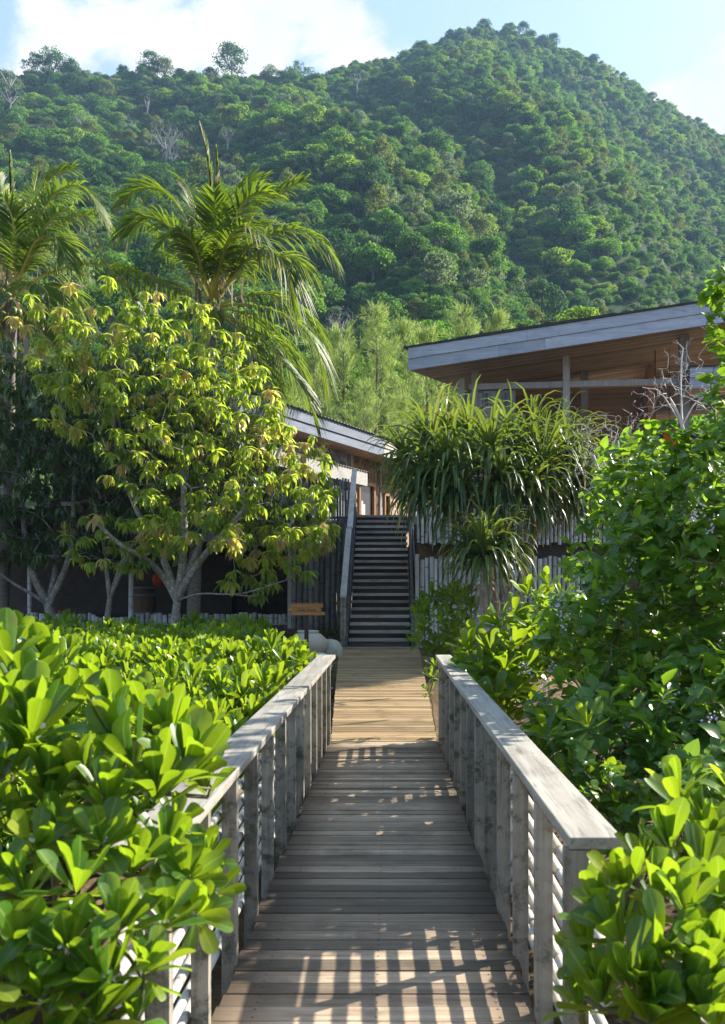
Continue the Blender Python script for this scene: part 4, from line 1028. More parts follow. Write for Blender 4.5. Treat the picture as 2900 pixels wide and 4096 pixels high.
sm=[(P(975,1490,10.9),ax(-.2,-.2,1),.12),(P(965,1515,11.0),ax(-.4,-.2,1),.13),(P(985,1520,10.8),ax(0,-.3,1),.12),(P(960,1550,10.9),ax(-.3,-.3,.8),.12)]
bb=P(975,1600,10.9); bb[2]=-.2
cabbage('cabbage_shrub','small sprig of beach cabbage peeping past the far end of the right handrail',sm,bb,T_nau_lo,M['nau'],nleaf=(9,12))
def lowcab(lst,L,label,d,grp=None,nm='cabbage_shrub',mat='nau'):
    ros=[(P(px,py,dd),ax(-.15,-.3,1,.35),L*RD.uniform(.85,1.2)) for px,py,dd in lst]; bb=np.mean([r[0] for r in ros],0); bb[2]=-.7
    cabbage(nm,label,ros,bb,T_nau_lo,M[mat],nleaf=(10,14),e=(15,95),group=grp)
lowcab([(1300+RD.uniform(-110,110),1690+RD.uniform(-90,140),5.6+RD.uniform(-.5,.6)) for _ in range(26)],.16,'dark shaded beach cabbage low down right of the railing',5.6,mat='nauhedge')
# ------------------------------------------------------------------ round leaved shrubs on the right
def premna(label,polys,d,dd,nc,base,seed,L=.10,limbs=(),flowers=(),md=.16,nl=(8,12),mat='premna',name='round_leaf_shrub'):
    t=thing(name,label,'shrub',tuple(base)); pts=[]
    for k,(poly,dep,n) in enumerate(polys): pts+=fill(poly,dep,dd,n,md,seed+k,keep=lambda p:p[0]>1.0)
    sk=Skel(); sk.node(base,-1,.05)
    for l in limbs: sk.limb(l,0,(.045,.018))
    tips=sk.grow(pts,.3,.2,.3); q=MB(); sk.mesh_into(q,.0035,.42,.07,5); q.build('branch',M['twig'],t,smooth=True)
    b=MB(); dirs=sk.dirs(tips)
    for ti,tp in enumerate(tips):
        c=sk.p[tp]; n=RD.randint(*nl); a=nrm(dirs[ti]*.5+np.array([-.05,-.25,.7])+rng.normal(size=3)*.3); x,y,z=frame(a); shade=rng.random()
        k=np.arange(n); th=k*2.4+rng.uniform(0,6); el=np.radians(rng.uniform(35,110,n))
        dv=np.cos(el)[:,None]*z+np.sin(el)[:,None]*(np.cos(th)[:,None]*x+np.sin(th)[:,None]*y)
        pos=c-z*(rng.random(n)*L*1.3)[:,None]
        T=T_pre[ti%3]; b.leaves(T,pos,dv,z+rng.normal(size=(n,3))*.3+np.array([.1,-.1,.5]),L*rng.uniform(.65,1.25,n),None,np.clip(.6*shade+.45*rng.random(n)-.03,0,1))
    b.build('foliage',M[mat],t,smooth=True)
    for (px,py,dep) in flowers:
        q=MB(); c=P(px,py,dep)
        for _ in range(20): 
            p=c+rng.normal(size=3)*np.array([.024,.02,.035]); q.leaves(DIAM,np.array([p]),nrm(rng.normal(size=(1,3))),np.array([[.2,-1,.3]]),.018,.016)
        q.build('flower_cluster',M['flower'],t)
    return t
premna('tall round leaved shrub climbing the right edge of the view above the rest',[([(1650,880),(1625,930),(1580,975),(1540,1020),(1490,1090),(1460,1200),(1480,1330),(1560,1400),(1760,1420),(1800,700),(1760,560),(1655,560),(1630,640),(1650,760)],6.9,300),([(1640,1000),(1900,760),(2060,1100),(1960,1500),(1600,1400)],8.5,170)],6.9,.8,0,P(1600,1750,7.0)*[1,1,0]+[0,0,-.4],31,.12,flowers=[(1590,1180,6.2),(1560,1150,6.2)])
premna('wide round leaved shrub with lavender flower sprays behind the right railing',[([(1380,980),(1470,975),(1520,1010),(1500,1090),(1440,1110),(1360,1150),(1345,1060)],8.2,85),([(1310,1215),(1370,1130),(1480,1080),(1560,1120),(1600,1350),(1560,1500),(1380,1560),(1270,1500),(1215,1440),(1240,1350),(1290,1280)],7.6,260),([(1250,1335),(1640,1335),(1640,1480),(1190,1480)],10.2,420)],7.6,1.0,0,P(1400,1700,7.8)*[1,1,0]+[0,0,-.4],41,.12,  # last outline is hidden foliage added to shade the middle of the deck
   flowers=[(1250,1350,6.9),(1265,1395,6.7),(1395,1300,6.9),(1355,1345,6.9),(1180,1500,6.9),(1415,1265,6.9),(1240,1500,6.6),(1220,1540,6.5)])
premna('dark low round leaved shrub filling the lower right behind the railing',[([(1180,1600),(1250,1530),(1400,1520),(1624,1400),(1960,1450),(1980,1800),(1624,1760),(1500,1640),(1400,1620),(1280,1640),(1150,1640)],6.2,300),([(1440,1640),(1760,1560),(1800,1900),(1600,1830),(1480,1760)],5.2,120)],6.2,.8,0,P(1420,1900,6.3)*[1,1,0]+[0,0,-.5],51,.12,flowers=[(1500,1560,5.6),(1600,1620,5.2),(1560,1720,4.9)])
premna('shaded small leaved shrub low beside the right railing posts',[([(1050,1590),(1200,1600),(1420,1720),(1520,1800),(1480,1880),(1300,1850),(1160,1740)],5.4,120)],5.4,.6,0,P(1250,2000,5.6)*[1,1,0]+[0,0,-.6],61,.07,md=.12,nl=(7,10))
# ------------------------------------------------------------------ mango trees
def mango(label,polys,d,limbs,nper,mat,seed,L=.235,md=.30,base=None,dd=2.0,gain=1.0,group=None,rmax=.17,nl=(14,20),bright=None,flow=0,inner=None):
    base=limbs[0][0]; t=thing('mango_tree',label,'tree',tuple(base),group); sk=Skel()
    ids=sk.limb(limbs[0],-1,(.17*rmax/.17,.10*rmax/.17)); top=ids[-1]
    for l,rs in limbs[1]: sk.limb(l,top,rs)
    nfix=len(ids)
    pts=[]
    for k,(poly,dep,n,dd_) in enumerate(polys): pts+=fill(poly,dep,dd_,n,md,seed+k)
    if inner: inner=fill(inner[0],inner[1],inner[2],inner[3],.2,seed+50); sk.grow(inner,.35,.25,.35,first=nfix-1)
    tips=sk.grow(pts,.35,.25,.35,first=nfix-1); q=MB(); sk.mesh_into(q,.0055,.40,rmax,6,gain=gain); q.build('trunk',M['bark'],t,smooth=True)
    b=MB(); dirs=sk.dirs(tips)
    for ti,tp in enumerate(tips):
        c=sk.p[tp]; n=RD.randint(*nl); k=np.arange(n); th=k*2.4+rng.uniform(0,6); el=np.radians(np.where(rng.random(n)<.25,rng.uniform(-80,-45,n),rng.uniform(-45,14,n)))
        dv=np.stack([np.cos(el)*np.cos(th),np.cos(el)*np.sin(th),np.sin(el)],1)+dirs[ti]*.15
        pos=c-nrm(dirs[ti])*(rng.random(n)*.12)[:,None]; sh=bright(c) if bright else rng.random()
        T=T_man[ti%3]; b.leaves(T,pos,dv,np.array([0,0,1.])+rng.normal(size=(n,3))*.25+.6*np.stack([np.cos(th),np.sin(th),0*th],1),L*rng.uniform(.7,1.2,n),None,np.clip(sh+rng.normal(size=n)*.09,0,1))
    b.build('crown',M[mat],t,smooth=True)
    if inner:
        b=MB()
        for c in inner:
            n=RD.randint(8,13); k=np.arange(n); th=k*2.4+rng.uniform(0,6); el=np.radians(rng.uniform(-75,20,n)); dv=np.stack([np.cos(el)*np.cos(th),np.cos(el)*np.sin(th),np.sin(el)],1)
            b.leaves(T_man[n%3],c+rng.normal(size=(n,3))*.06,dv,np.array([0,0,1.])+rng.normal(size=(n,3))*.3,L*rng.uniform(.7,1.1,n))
        b.build('inner_shade_foliage',M['mangodark'],t,smooth=True)  # inner clusters coloured darker to stand for shade inside the crown
    if flow:
        q=MB()
        for tp in RD.sample(tips,flow):
            c=sk.p[tp]
            for _ in range(9):
                a=nrm(rng.normal(size=3)*.55+np.array([0,0,1])); e=c+a*rng.uniform(.18,.34); q.tube([c,e],[.005,.003],3,caps=False,rnd=rng.random())
                for _ in range(4): z=e-a*rng.uniform(0,.2); q.tube([z,z+nrm(rng.normal(size=3)+a)*.07],.003,3,caps=False)
        q.build('flower_spray',M['rachis'],t)
    return t
md_=19.6
def br(c): 
    u=rng.random(); return .06+u*.80 if u<.68 else .62+(u-.68)*1.2
fm=[(75,770),(115,725),(225,680),(330,662),(400,690),(480,695),(555,775),(610,860),(625,935),(745,1005),(760,1110),(745,1195),(700,1250),(560,1240),(430,1150),(330,1120),(270,1090),(220,950),(130,850)]
mango('front mango tree with drooping bright green and tan leaves left of the sign',[(fm,md_,560,2.0),([(560,1180),(720,1180),(700,1320),(600,1360),(480,1300),(520,1240)],md_-.6,34,.8),([(200,1130),(420,1160),(420,1260),(260,1290),(150,1240)],md_,46,1.2),([(300,1090),(560,1090),(540,1240),(330,1230)],md_-1.2,36,.6),([(70,780),(190,730),(200,1000),(100,960)],md_-.2,40,1.0)],md_,
   [[P(390,1440,md_),P(391,1400,md_),P(397,1345,md_)],[([P(372,1300,md_),P(330,1255,md_-.4),P(270,1220,md_-.8),P(215,1170,md_-1)],(.09,.035)),([P(380,1290,md_+.1),P(350,1220,md_+.5),P(300,1130,md_+.7),P(265,1020,md_+.8),P(250,900,md_+.5)],(.09,.03)),
    ([P(408,1270,md_-.2),P(413,1170,md_-.3),P(410,1060,md_),P(400,920,md_),P(380,780,md_)],(.10,.03)),([P(425,1290,md_-.3),P(470,1230,md_-.5),P(540,1150,md_-.6),P(600,1060,md_-.4),P(640,980,md_-.2)],(.09,.03)),([P(430,1260,md_+.4),P(470,1160,md_+1),P(500,1020,md_+1),P(520,860,md_+.8)],(.07,.025)),
    ([P(450,1330,md_-.7),P(540,1330,md_-1.0),P(640,1300,md_-1)],(.022,.012))]],11,'mango',21,L=.265,md=.235,bright=br,flow=26,dd=2,inner=([(170,840),(300,790),(450,800),(540,900),(640,1020),(690,1100),(640,1190),(430,1140),(260,1080),(200,960)],md_+.5,1.5,190),gain=.72,rmax=.13)
dkp=[(-150,760),(0,775),(110,790),(180,860),(240,960),(300,1080),(330,1180),(250,1250),(120,1260),(0,1250),(-150,1260)]
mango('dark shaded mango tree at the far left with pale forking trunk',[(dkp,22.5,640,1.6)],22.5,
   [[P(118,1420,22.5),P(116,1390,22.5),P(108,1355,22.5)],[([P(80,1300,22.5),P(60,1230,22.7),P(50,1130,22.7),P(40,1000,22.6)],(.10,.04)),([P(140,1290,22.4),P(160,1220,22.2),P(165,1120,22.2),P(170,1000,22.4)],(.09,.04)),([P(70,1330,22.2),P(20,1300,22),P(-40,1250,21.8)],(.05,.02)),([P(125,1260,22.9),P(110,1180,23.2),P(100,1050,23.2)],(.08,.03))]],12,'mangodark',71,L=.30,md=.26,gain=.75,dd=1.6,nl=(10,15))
mid=[(120,830),(250,800),(420,830),(520,900),(600,960),(640,1060),(600,1150),(450,1180),(300,1180),(200,1100)]
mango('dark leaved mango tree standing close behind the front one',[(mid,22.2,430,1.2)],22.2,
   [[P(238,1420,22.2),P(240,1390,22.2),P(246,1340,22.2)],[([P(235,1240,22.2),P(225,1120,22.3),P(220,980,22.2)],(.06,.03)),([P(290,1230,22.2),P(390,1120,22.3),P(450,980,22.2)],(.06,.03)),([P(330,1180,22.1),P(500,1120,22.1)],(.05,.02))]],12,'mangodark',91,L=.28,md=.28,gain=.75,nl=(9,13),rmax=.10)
# ------------------------------------------------------------------ coconut palms
def frond(par,ctrl,d,droop=.5,nleaf=62,Lm=1.18,fold=.5,dead=.05,narrow=False,up=(0,0,1),name='frond',shade=None):
    """ctrl: (px,py,extra distance); leaflets hang from both sides of the rib"""
    C=catmull(np.array([P(x,y,d+e) for x,y,e in ctrl]),12); seg=np.r_[0,np.cumsum(np.linalg.norm(np.diff(C,axis=0),axis=1))]; Lt=seg[-1]
    at=lambda q:np.array([np.interp(q*Lt,seg,C[:,k]) for k in range(3)])
    b=MB(); b.tube(C,np.linspace(.045,.009,len(C)),5,rnd=.5,mi=1)
    q0=.22; sh=rng.random() if shade is None else shade
    for i in range(nleaf):
        q=q0+(1-q0)*(i+.5)/nleaf; p=at(q); tan=nrm(at(min(1,q+.02))-at(q-.02)); side=nrm(np.cross(tan,up)); nn=nrm(np.cross(side,tan))
        w=math.sin(math.pi*min(1,(.12+.80*(q-q0)/(1-q0))))**.6*(1-.25*q)
        for sg_ in(-1,1):
            L=Lm*w*rng.uniform(.85,1.08)*(.5 if narrow else 1); 
            dv=nrm(tan*(.55+.75*q+(1.2 if narrow else 0))+side*sg_*(1.0 if not narrow else .3)+nn*(fold*rng.uniform(.6,1.2)-.15)+rng.normal(size=3)*.09)
            if rng.random()<.07: continue
            n=5; t=np.linspace(0,1,n); dr=droop*rng.uniform(.7,1.3)
            pts=p+dv*(t*L)[:,None]; pts[:,2]-=dr*L*t**2.2
            hw=.027*np.array([.7,1,.9,.6,.1])*(1 if not narrow else 1.5); wd=nrm(np.cross(dv,nn)+nn*.35*sg_)
            V=np.stack([pts-wd*hw[:,None],pts+wd*hw[:,None]],1).reshape(-1,3); f=[[2*k,2*k+1,2*k+3,2*k+2] for k in range(n-1)]
            r=rng.random()*.5+sh*.35; 
            rr=np.full(n-1,min(.9,r)); 
            if rng.random()<dead+.35*max(0,q-.75): rr[-2:]=.93+.07*rng.random()
            if rng.random()<dead*.5: rr[:]=.94+.06*rng.random()
            b.add(V,f,rr)
    return b.build(name,[M['palm'],M['rachis']],par,smooth=False)
def palm(label,trunk,d,fronds,ncoco,crown,group='coconut palms behind the mango trees'):
    base=P(*trunk[0][:2],d+trunk[0][2]); t=thing('coconut_palm',label,'palm',tuple(base),group)
    C=catmull(np.array([P(x,y,d+e) for x,y,e in trunk]),8); b=MB(); b.tube(C,np.linspace(.17,.12,len(C)),12); b.build('trunk',M['palmbark'],t,smooth=True)
    for a in fronds: frond(t,a[0],d,**(a[1] if len(a)>1 else {}))
    c=P(*crown,d)
    for k in range(ncoco):
        a=k*2.4; q=MB(); p=c+np.array([.22*math.cos(a),-.18-.1*math.sin(a),-.18-.1*(k%3)]); q.lathe([(0,-.14),(.07,-.11),(.105,-.02),(.10,.06),(.06,.12),(0,.14)],p,12); q.build('coconut',M['coconut'],t,smooth=True)
    b=MB()
    for k in range(26):
        a=rng.uniform(0,6.28); r=.13; p=c+np.array([r*math.cos(a),r*math.sin(a),rng.uniform(-.35,.25)]); b.tube([p,p+np.array([.10*math.cos(a),.10*math.sin(a),-.25]),p+np.array([.16*math.cos(a),.16*math.sin(a),rng.uniform(-.8,-.4)])],[.03,.02,.006],4,caps=False)
    b.build('leaf_sheath',M['fibre'],t)
    b=MB()
    for k in range(50):
        a=rng.uniform(0,6.28); p=c+np.array([rng.uniform(-.5,.8),rng.uniform(-.7,.3),rng.uniform(.3,2.6)]); L=rng.uniform(.4,1.3); hw=.024
        pts=np.array([p,p+np.array([rng.normal()*.06,rng.normal()*.06,-L*.5]),p+np.array([rng.normal()*.12,rng.normal()*.1,-L])]); sd=np.array([hw*math.cos(a),hw*math.sin(a),0])
        b.add(np.stack([pts-sd,pts+sd],1).reshape(-1,3),[[0,1,3,2],[2,3,5,4]],rng.random())
    b.build('dead_strands',M['deadleaf'],t)
    return t
pd=22.8
palm('tall central coconut palm with windswept fronds and green nuts',[(432,1420,0),(440,1200,0),(462,900,0),(477,690,0)],pd,[
 ([(470,668,0),(442,570,.1),(405,470,.3),(355,424,.5),(300,428,.6),(280,455,.7)],dict(droop=.35)),
 ([(468,670,-.1),(430,590,-.4),(390,520,-.7),(345,488,-.9),(300,492,-1),(272,525,-1)],dict(droop=.55)),
 ([(465,690,0),(420,650,.5),(360,628,.9),(300,604,1.2),(252,588,1.4)],dict(droop=.9)),
 ([(477,665,-.1),(482,590,-.7),(484,510,-1.2),(479,430,-1.5)],dict(droop=.15,fold=.2,Lm=1.0)),
 ([(477,660,.0),(476,560,0),(470,430,0),(462,340,0),(449,283,.1)],dict(droop=.1,narrow=True,dead=.3,shade=.9)),
 ([(480,660,.0),(484,560,.1),(485,450,.2),(483,335,.2)],dict(droop=.2,narrow=True,dead=.5,shade=.9)),
 ([(482,662,.1),(495,560,.5),(512,460,.9),(548,412,1.1),(592,398,1.2)],dict(droop=.25,shade=1.0,dead=.03)),
 ([(484,664,.1),(520,575,.3),(570,478,.5),(625,430,.6),(682,404,.6)],dict(droop=.3)),
 ([(484,668,0),(534,575,-.3),(600,530,-.6),(660,513,-.8),(715,535,-.9),(750,582,-.9)],dict(droop=.75,dead=.2)),
 ([(486,670,-.1),(520,622,-.7),(560,578,-1.1),(605,567,-1.4),(640,600,-1.6),(652,675,-1.6)],dict(droop=.85,dead=.2)),
 ([(486,685,.1),(545,664,.3),(610,660,.5),(665,690,.6),(705,735,.7),(724,790,.7)],dict(droop=.9,dead=.2)),
 ([(486,688,0),(545,682,-.3),(610,695,-.6),(672,728,-.8),(712,785,-.9),(722,855,-.9)],dict(droop=.8,dead=.15)),
 ([(484,695,-.1),(530,718,-.4),(590,762,-.7),(650,828,-.9),(690,890,-1),(706,948,-1)],dict(droop=.6)),
 ([(482,700,0),(530,735,.4),(580,800,.7),(612,870,.8),(626,945,.8)],dict(droop=.5,dead=.15)),
 ([(478,690,-.2),(450,700,-1),(400,705,-1.6),(350,740,-2)],dict(droop=.8)),
 ([(476,662,.4),(455,560,1.2),(430,480,1.8),(420,430,2)],dict(droop=.2)),
 ([(480,662,.4),(505,580,1.3),(540,520,2),(600,500,2.4)],dict(droop=.4)),
 ([(478,666,-.2),(492,600,-1.1),(512,540,-1.8),(540,505,-2.2),(575,520,-2.4)],dict(droop=.6,dead=.25)),
 ([(470,672,.4),(425,600,1.0),(375,535,1.5),(318,500,1.8),(285,530,1.9)],dict(droop=.6)),
 ([(474,664,.2),(458,580,.9),(446,500,1.3),(420,420,1.6),(395,395,1.7)],dict(droop=.3)),
 ([(488,672,.3),(540,610,1.0),(600,575,1.4),(660,580,1.7),(705,625,1.8)],dict(droop=.8,dead=.2)),
 ([(484,690,.4),(540,700,1.1),(600,740,1.6),(650,800,1.9),(672,870,2.0)],dict(droop=.8,dead=.3)),
 ([(480,664,-.2),(500,570,-.9),(535,470,-1.3),(580,430,-1.5),(630,445,-1.6)],dict(droop=.4)),
 ([(474,668,-.3),(452,600,-1.2),(430,540,-1.7),(395,520,-2.0),(360,545,-2.2)],dict(droop=.6)),
 ([(478,680,.3),(440,640,1.3),(410,590,2),(360,560,2.5)],dict(droop=.6))],5,(477,690))
pd2=24.6
palm('coconut palm cut off by the left edge of the view',[(2,1420,0),(12,1200,0),(22,900,0),(28,690,0)],pd2,[
 ([(29,650,0),(20,560,0),(12,470,0),(-4,395,0)],dict(droop=.15,shade=1,dead=.05)),
 ([(32,648,0),(50,560,.2),(80,450,.4),(120,395,.6),(165,376,.7)],dict(droop=.3)),
 ([(34,650,-.1),(60,570,-.3),(110,450,-.5),(165,415,-.7),(205,440,-.8),(228,490,-.9)],dict(droop=.6,dead=.2)),
 ([(36,650,-.1),(62,590,-.8),(103,505,-1.2),(145,472,-1.4),(190,498,-1.5),(225,570,-1.5)],dict(droop=.7,dead=.25)),
 ([(40,660,0),(90,622,-.2),(160,596,-.5),(231,594,-.7),(285,645,-.9),(305,700,-.9)],dict(droop=.8,Lm=1.0)),
 ([(34,662,-.2),(60,645,-1.2),(88,640,-1.7),(107,660,-2),(112,705,-2.1)],dict(droop=.6)),
 ([(26,655,0),(-10,590,.2),(-60,560,.4),(-130,620,.5)],dict(droop=.6)),
 ([(24,660,0),(-20,640,-.6),(-70,670,-1),(-100,740,-1.2)],dict(droop=.6)),
 ([(30,648,0),(27,560,0),(24,450,0),(21,346,0)],dict(droop=.1,narrow=True,shade=1)),
 ([(34,652,.2),(66,590,.8),(110,535,1.2),(150,545,1.5),(172,600,1.6)],dict(droop=.6,dead=.3)),
 ([(32,655,-.3),(52,600,-1.0),(80,540,-1.5),(120,530,-1.8),(150,580,-2)],dict(droop=.6)),
 ([(32,650,.3),(48,540,.8),(72,440,1.1),(85,380,1.2)],dict(droop=.25)),
 ([(36,660,.3),(90,640,1.0),(150,650,1.4),(195,700,1.6)],dict(droop=.8,dead=.2)),
 ([(30,652,-.2),(34,580,-.9),(30,500,-1.4),(10,440,-1.6)],dict(droop=.3)),
 ([(34,652,.4),(70,560,1.2),(140,500,1.8),(215,480,2.2),(245,520,2.4)],dict(droop=.5)),
 ([(30,670,.1),(60,700,.6),(100,750,1),(130,800,1.2)],dict(droop=.5,dead=.4)),
 ([(26,670,.1),(-10,700,.6),(-50,760,1)],dict(droop=.5,dead=.4))],4,(28,690))
# ------------------------------------------------------------------ pandanus
def strap_head(c, axis, n, L, W, droop, g, dead=.0, e=(4,100)):
    """long arching strap leaves from one head"""
    b=MB(); x,y,a=frame(axis)
    for k in range(n):
        q=(k+.5)/n; th=k*2.39996+g.uniform(0,.6); el=math.radians(e[0]+(e[1]-e[0])*q**.85+g.normal()*6)
        d=math.cos(el)*a+math.sin(el)*(math.cos(th)*x+math.sin(th)*y); Lk=L*g.uniform(.75,1.12); m=8; t=np.linspace(0,1,m)
        kink=g.uniform(.35,.62) if q>.25 else g.uniform(.55,.9)
        p=[c-a*.15*q*L]; dv=d.copy(); st=Lk/(m-1)
        for i in range(1,m):
            s=t[i]; pull=droop*(.10+.35*max(0,s-.12)**1.2+(.75 if s>kink else 0)*.5)
            dv=nrm(dv+np.array([0,0,-pull])); p.append(p[-1]+dv*st)
        p=np.array(p); tan=nrm(np.gradient(p,axis=0)); sd=nrm(np.cross(tan,np.array([0,0,1.])+.35*(math.cos(th)*x+math.sin(th)*y)+.001))
        w=W*np.array([.75,1,1,.95,.85,.65,.4,.06])*g.uniform(.8,1.1)*.5; nn=np.cross(sd,tan)
        V=np.stack([p-sd*w[:,None]+nn*(w*.45)[:,None],p,p+sd*w[:,None]+nn*(w*.45)[:,None]],1).reshape(-1,3)
        f=[[3*i+j,3*i+j+1,3*i+j+4,3*i+j+3] for i in range(m-1) for j in range(2)]
        r=min(.9,g.random()*.55+.35*(1-q)); rr=np.full(len(f),r)
        if g.random()<.18: rr[-4:]=.97
        if g.random()<dead: rr[:]=.93+.07*g.random()
        b.add(V,f,rr)
    return b
def pandanus(label,d,heads,trunks,dead,seed):
    g=np.random.default_rng(seed); base=P(*trunks[0][0][0][:2],d+trunks[0][0][0][2]); t=thing('pandanus',label,'screw pine',tuple(base),None)
    b=MB()
    for tr,r0,r1 in trunks: C=catmull(np.array([P(x,y,d+e) for x,y,e in tr]),6); b.tube(C,np.linspace(r0,r1,len(C)),9)
    b.build('trunk',M['bark'],t,smooth=True)
    for (px,py,e,L,n,tx,ty) in heads: strap_head(P(px,py,d+e),nrm(np.array([tx,ty,1.])),n,L*1.0,.076,.82,g,.03).build('leaf_head',M['pandan'],t,smooth=True)
    for (px,py,e,L,n) in dead: strap_head(P(px,py,d+e),np.array([0,-.2,1.]),n,L,.05,1.5,g,1,(80,150)).build('dead_leaf_skirt',M['deadleaf'],t,smooth=True)
    return t
pandanus('huge pandanus clump with many arching strap leaf heads before the pavilion',18.2,
 [(905,1020,.3,1.0,57,-.5,-.1),(965,1000,-.4,1.25,67,-.35,-.3),(1010,1040,-.9,1.25,70,-.2,-.5),(1050,985,.2,1.25,67,-.1,-.1),(1100,1010,-.7,1.35,72,0,-.4),(1150,1000,-.1,1.3,67,.1,-.2),(1195,985,.3,1.35,70,.15,-.1),(1220,1040,-.6,1.25,67,.2,-.4),(1280,1020,0,1.2,65,.35,-.2),(1310,1070,-.3,1.15,59,.5,-.3),(950,1070,-.7,1.15,57,-.5,-.5),(1120,1070,-1.1,1.2,59,0,-.8),(1250,990,.7,1.2,59,.2,.1),(1000,960,.8,1.1,57,-.2,.2),(1180,1100,-.9,1.1,52,.3,-.7),(1000,1120,-.5,1.0,46,-.3,-.8),(1200,1130,-.6,1.0,46,.3,-.8),(935,1110,-.2,.95,40,-.6,-.5),(1285,1120,-.2,1.0,42,.5,-.5),(1100,1130,-.8,1.0,44,0,-.9),(1030,1100,-1.0,1.1,52,-.2,-.7)],
 [([(1130,1400,.6),(1135,1280,.5),(1120,1150,.3),(1090,1050,0)],.12,.08),([(1150,1400,.8),(1180,1250,.6),(1230,1120,.2),(1260,1040,0)],.10,.07),([(1120,1180,.3),(1050,1110,.1),(990,1050,-.2),(960,1020,-.2)],.08,.06),([(1235,1120,.2),(1290,1090,0),(1310,1075,-.3)],.07,.05),([(1120,1400,.6),(1060,1200,.4),(960,1100,.2),(915,1040,.3)],.09,.06)],
 [(940,1070,.3,.8,14),(1010,1100,.2,.8,14),(1090,1110,.2,.8,16),(1190,1115,.1,.9,18),(1260,1100,.2,.9,20),(1310,1110,.2,.8,16)],3)
pandanus('smaller pandanus on a leaning ringed trunk in front of the white bamboo wall',16.2,
 [(1085,1235,0,1.05,80,-.05,-.25),(1130,1225,.3,.95,65,.2,-.1),(1050,1225,.4,.9,52,-.3,0)],
 [([(1073,1440,.2),(1077,1400,.1),(1088,1330,0),(1092,1250,0)],.125,.11),([(1092,1270,.1),(1128,1240,.3)],.07,.05),([(1090,1270,.1),(1055,1240,.4)],.07,.05)],
 [(1095,1290,0,.7,22)],5)
# ------------------------------------------------------------------ needle trees behind the roofs
def casuarina(seed,H,Wd,dens=1.0):
    g=np.random.default_rng(seed); b=MB(); tr=MB()
    tr.tube([(0,0,-.5),(.05,.02,H*.4),(-.04,.05,H*.75),(.02,0,H*.98)],[.13,.09,.05,.012],7,rnd=.4)
    n=int(60*dens)
    for k in range(n):
        h=H*(.10+.88*(k/n)**.9); a=g.uniform(0,6.28); r=Wd*(1.02-h/H)**.8*g.uniform(.35,1.25)+.12
        p0=np.array([0,0,h-.25*r]); e=np.array([math.cos(a)*r,math.sin(a)*r,h+.55*r]); mid=(p0+e)/2+np.array([0,0,.05]); 
        tr.tube([p0,mid,e],[.02,.012,.004],3,caps=False,rnd=g.random())
        m=9; q=g.uniform(.35,1.04,m)[:,None]; base=p0*(1-q)+e*q+g.normal(size=(m,3))*.10
        d=nrm((e-p0))*.7+np.array([0,0,.75])+g.normal(size=(m,3))*.4; d[:,2]=np.where(g.random(m)<.15,-.3,d[:,2])
        sh=g.random()
        for s in range(11):      # one tuft: a plume of fine needles
            dd=d+g.normal(size=(m,3))*.30; b.leaves(DIAM,base+nrm(d)*g.uniform(0,.35,m)[:,None]+g.normal(size=(m,3))*.05,dd,g.normal(size=(m,3)),g.uniform(.22,.5,m),g.uniform(.012,.03,m),np.clip(.55*sh+.45*g.random(m),0,1))
    return b,tr
CP=[]
for k,(H_,W_) in enumerate(((9.5,2.3),(8.2,2.6),(10.5,2.2))):
    b,tr=casuarina(300+k,H_,W_,1.25); CP.append((b.mesh('crown',M['casu'],False),tr.mesh('trunk',M['twig'],True),H_))
spots=[(705,36,985,770,'leftmost feathery needle tree rising above the house roof'),(768,40,985,742,'feathery needle tree with thin top left of the slender central spire'),(842,38,985,690,'tallest slender feathery needle tree above the house roof'),
       (905,41,985,728,'feathery needle tree just left of the pavilion roof corner'),(955,37,985,745,'feathery needle tree behind the pavilion roof corner'),(1035,44,985,690,'feathery needle tree with two pale tops behind the pavilion roof'),(1112,46,960,705,'rightmost feathery needle tree peeping over the pavilion roof'),
       (660,44,985,850,'low feathery needle tree half behind the palm fronds'),(815,33,1010,860,'short bushy needle tree close behind the house roof'),(895,34,1010,890,'short bushy needle tree left of the pandanus')]
for k,(px,d,yb,yt,lb) in enumerate(spots):
    c,tm,H_=CP[k%3]; zb=PZ(yb,d)-3.0; h=PZ(yt,d)-zb; s=h/H_
    r=thing('needle_tree',lb,'tree',(PX(px,d),d,zb),'feathery needle trees behind the roofs',RD.uniform(0,6.28)); r.scale=(s*1.0,s*1.0,s)
    for nm,me in(('crown',c),('trunk',tm)): o=bpy.data.objects.new(nm,me); COL.objects.link(o); o.parent=r
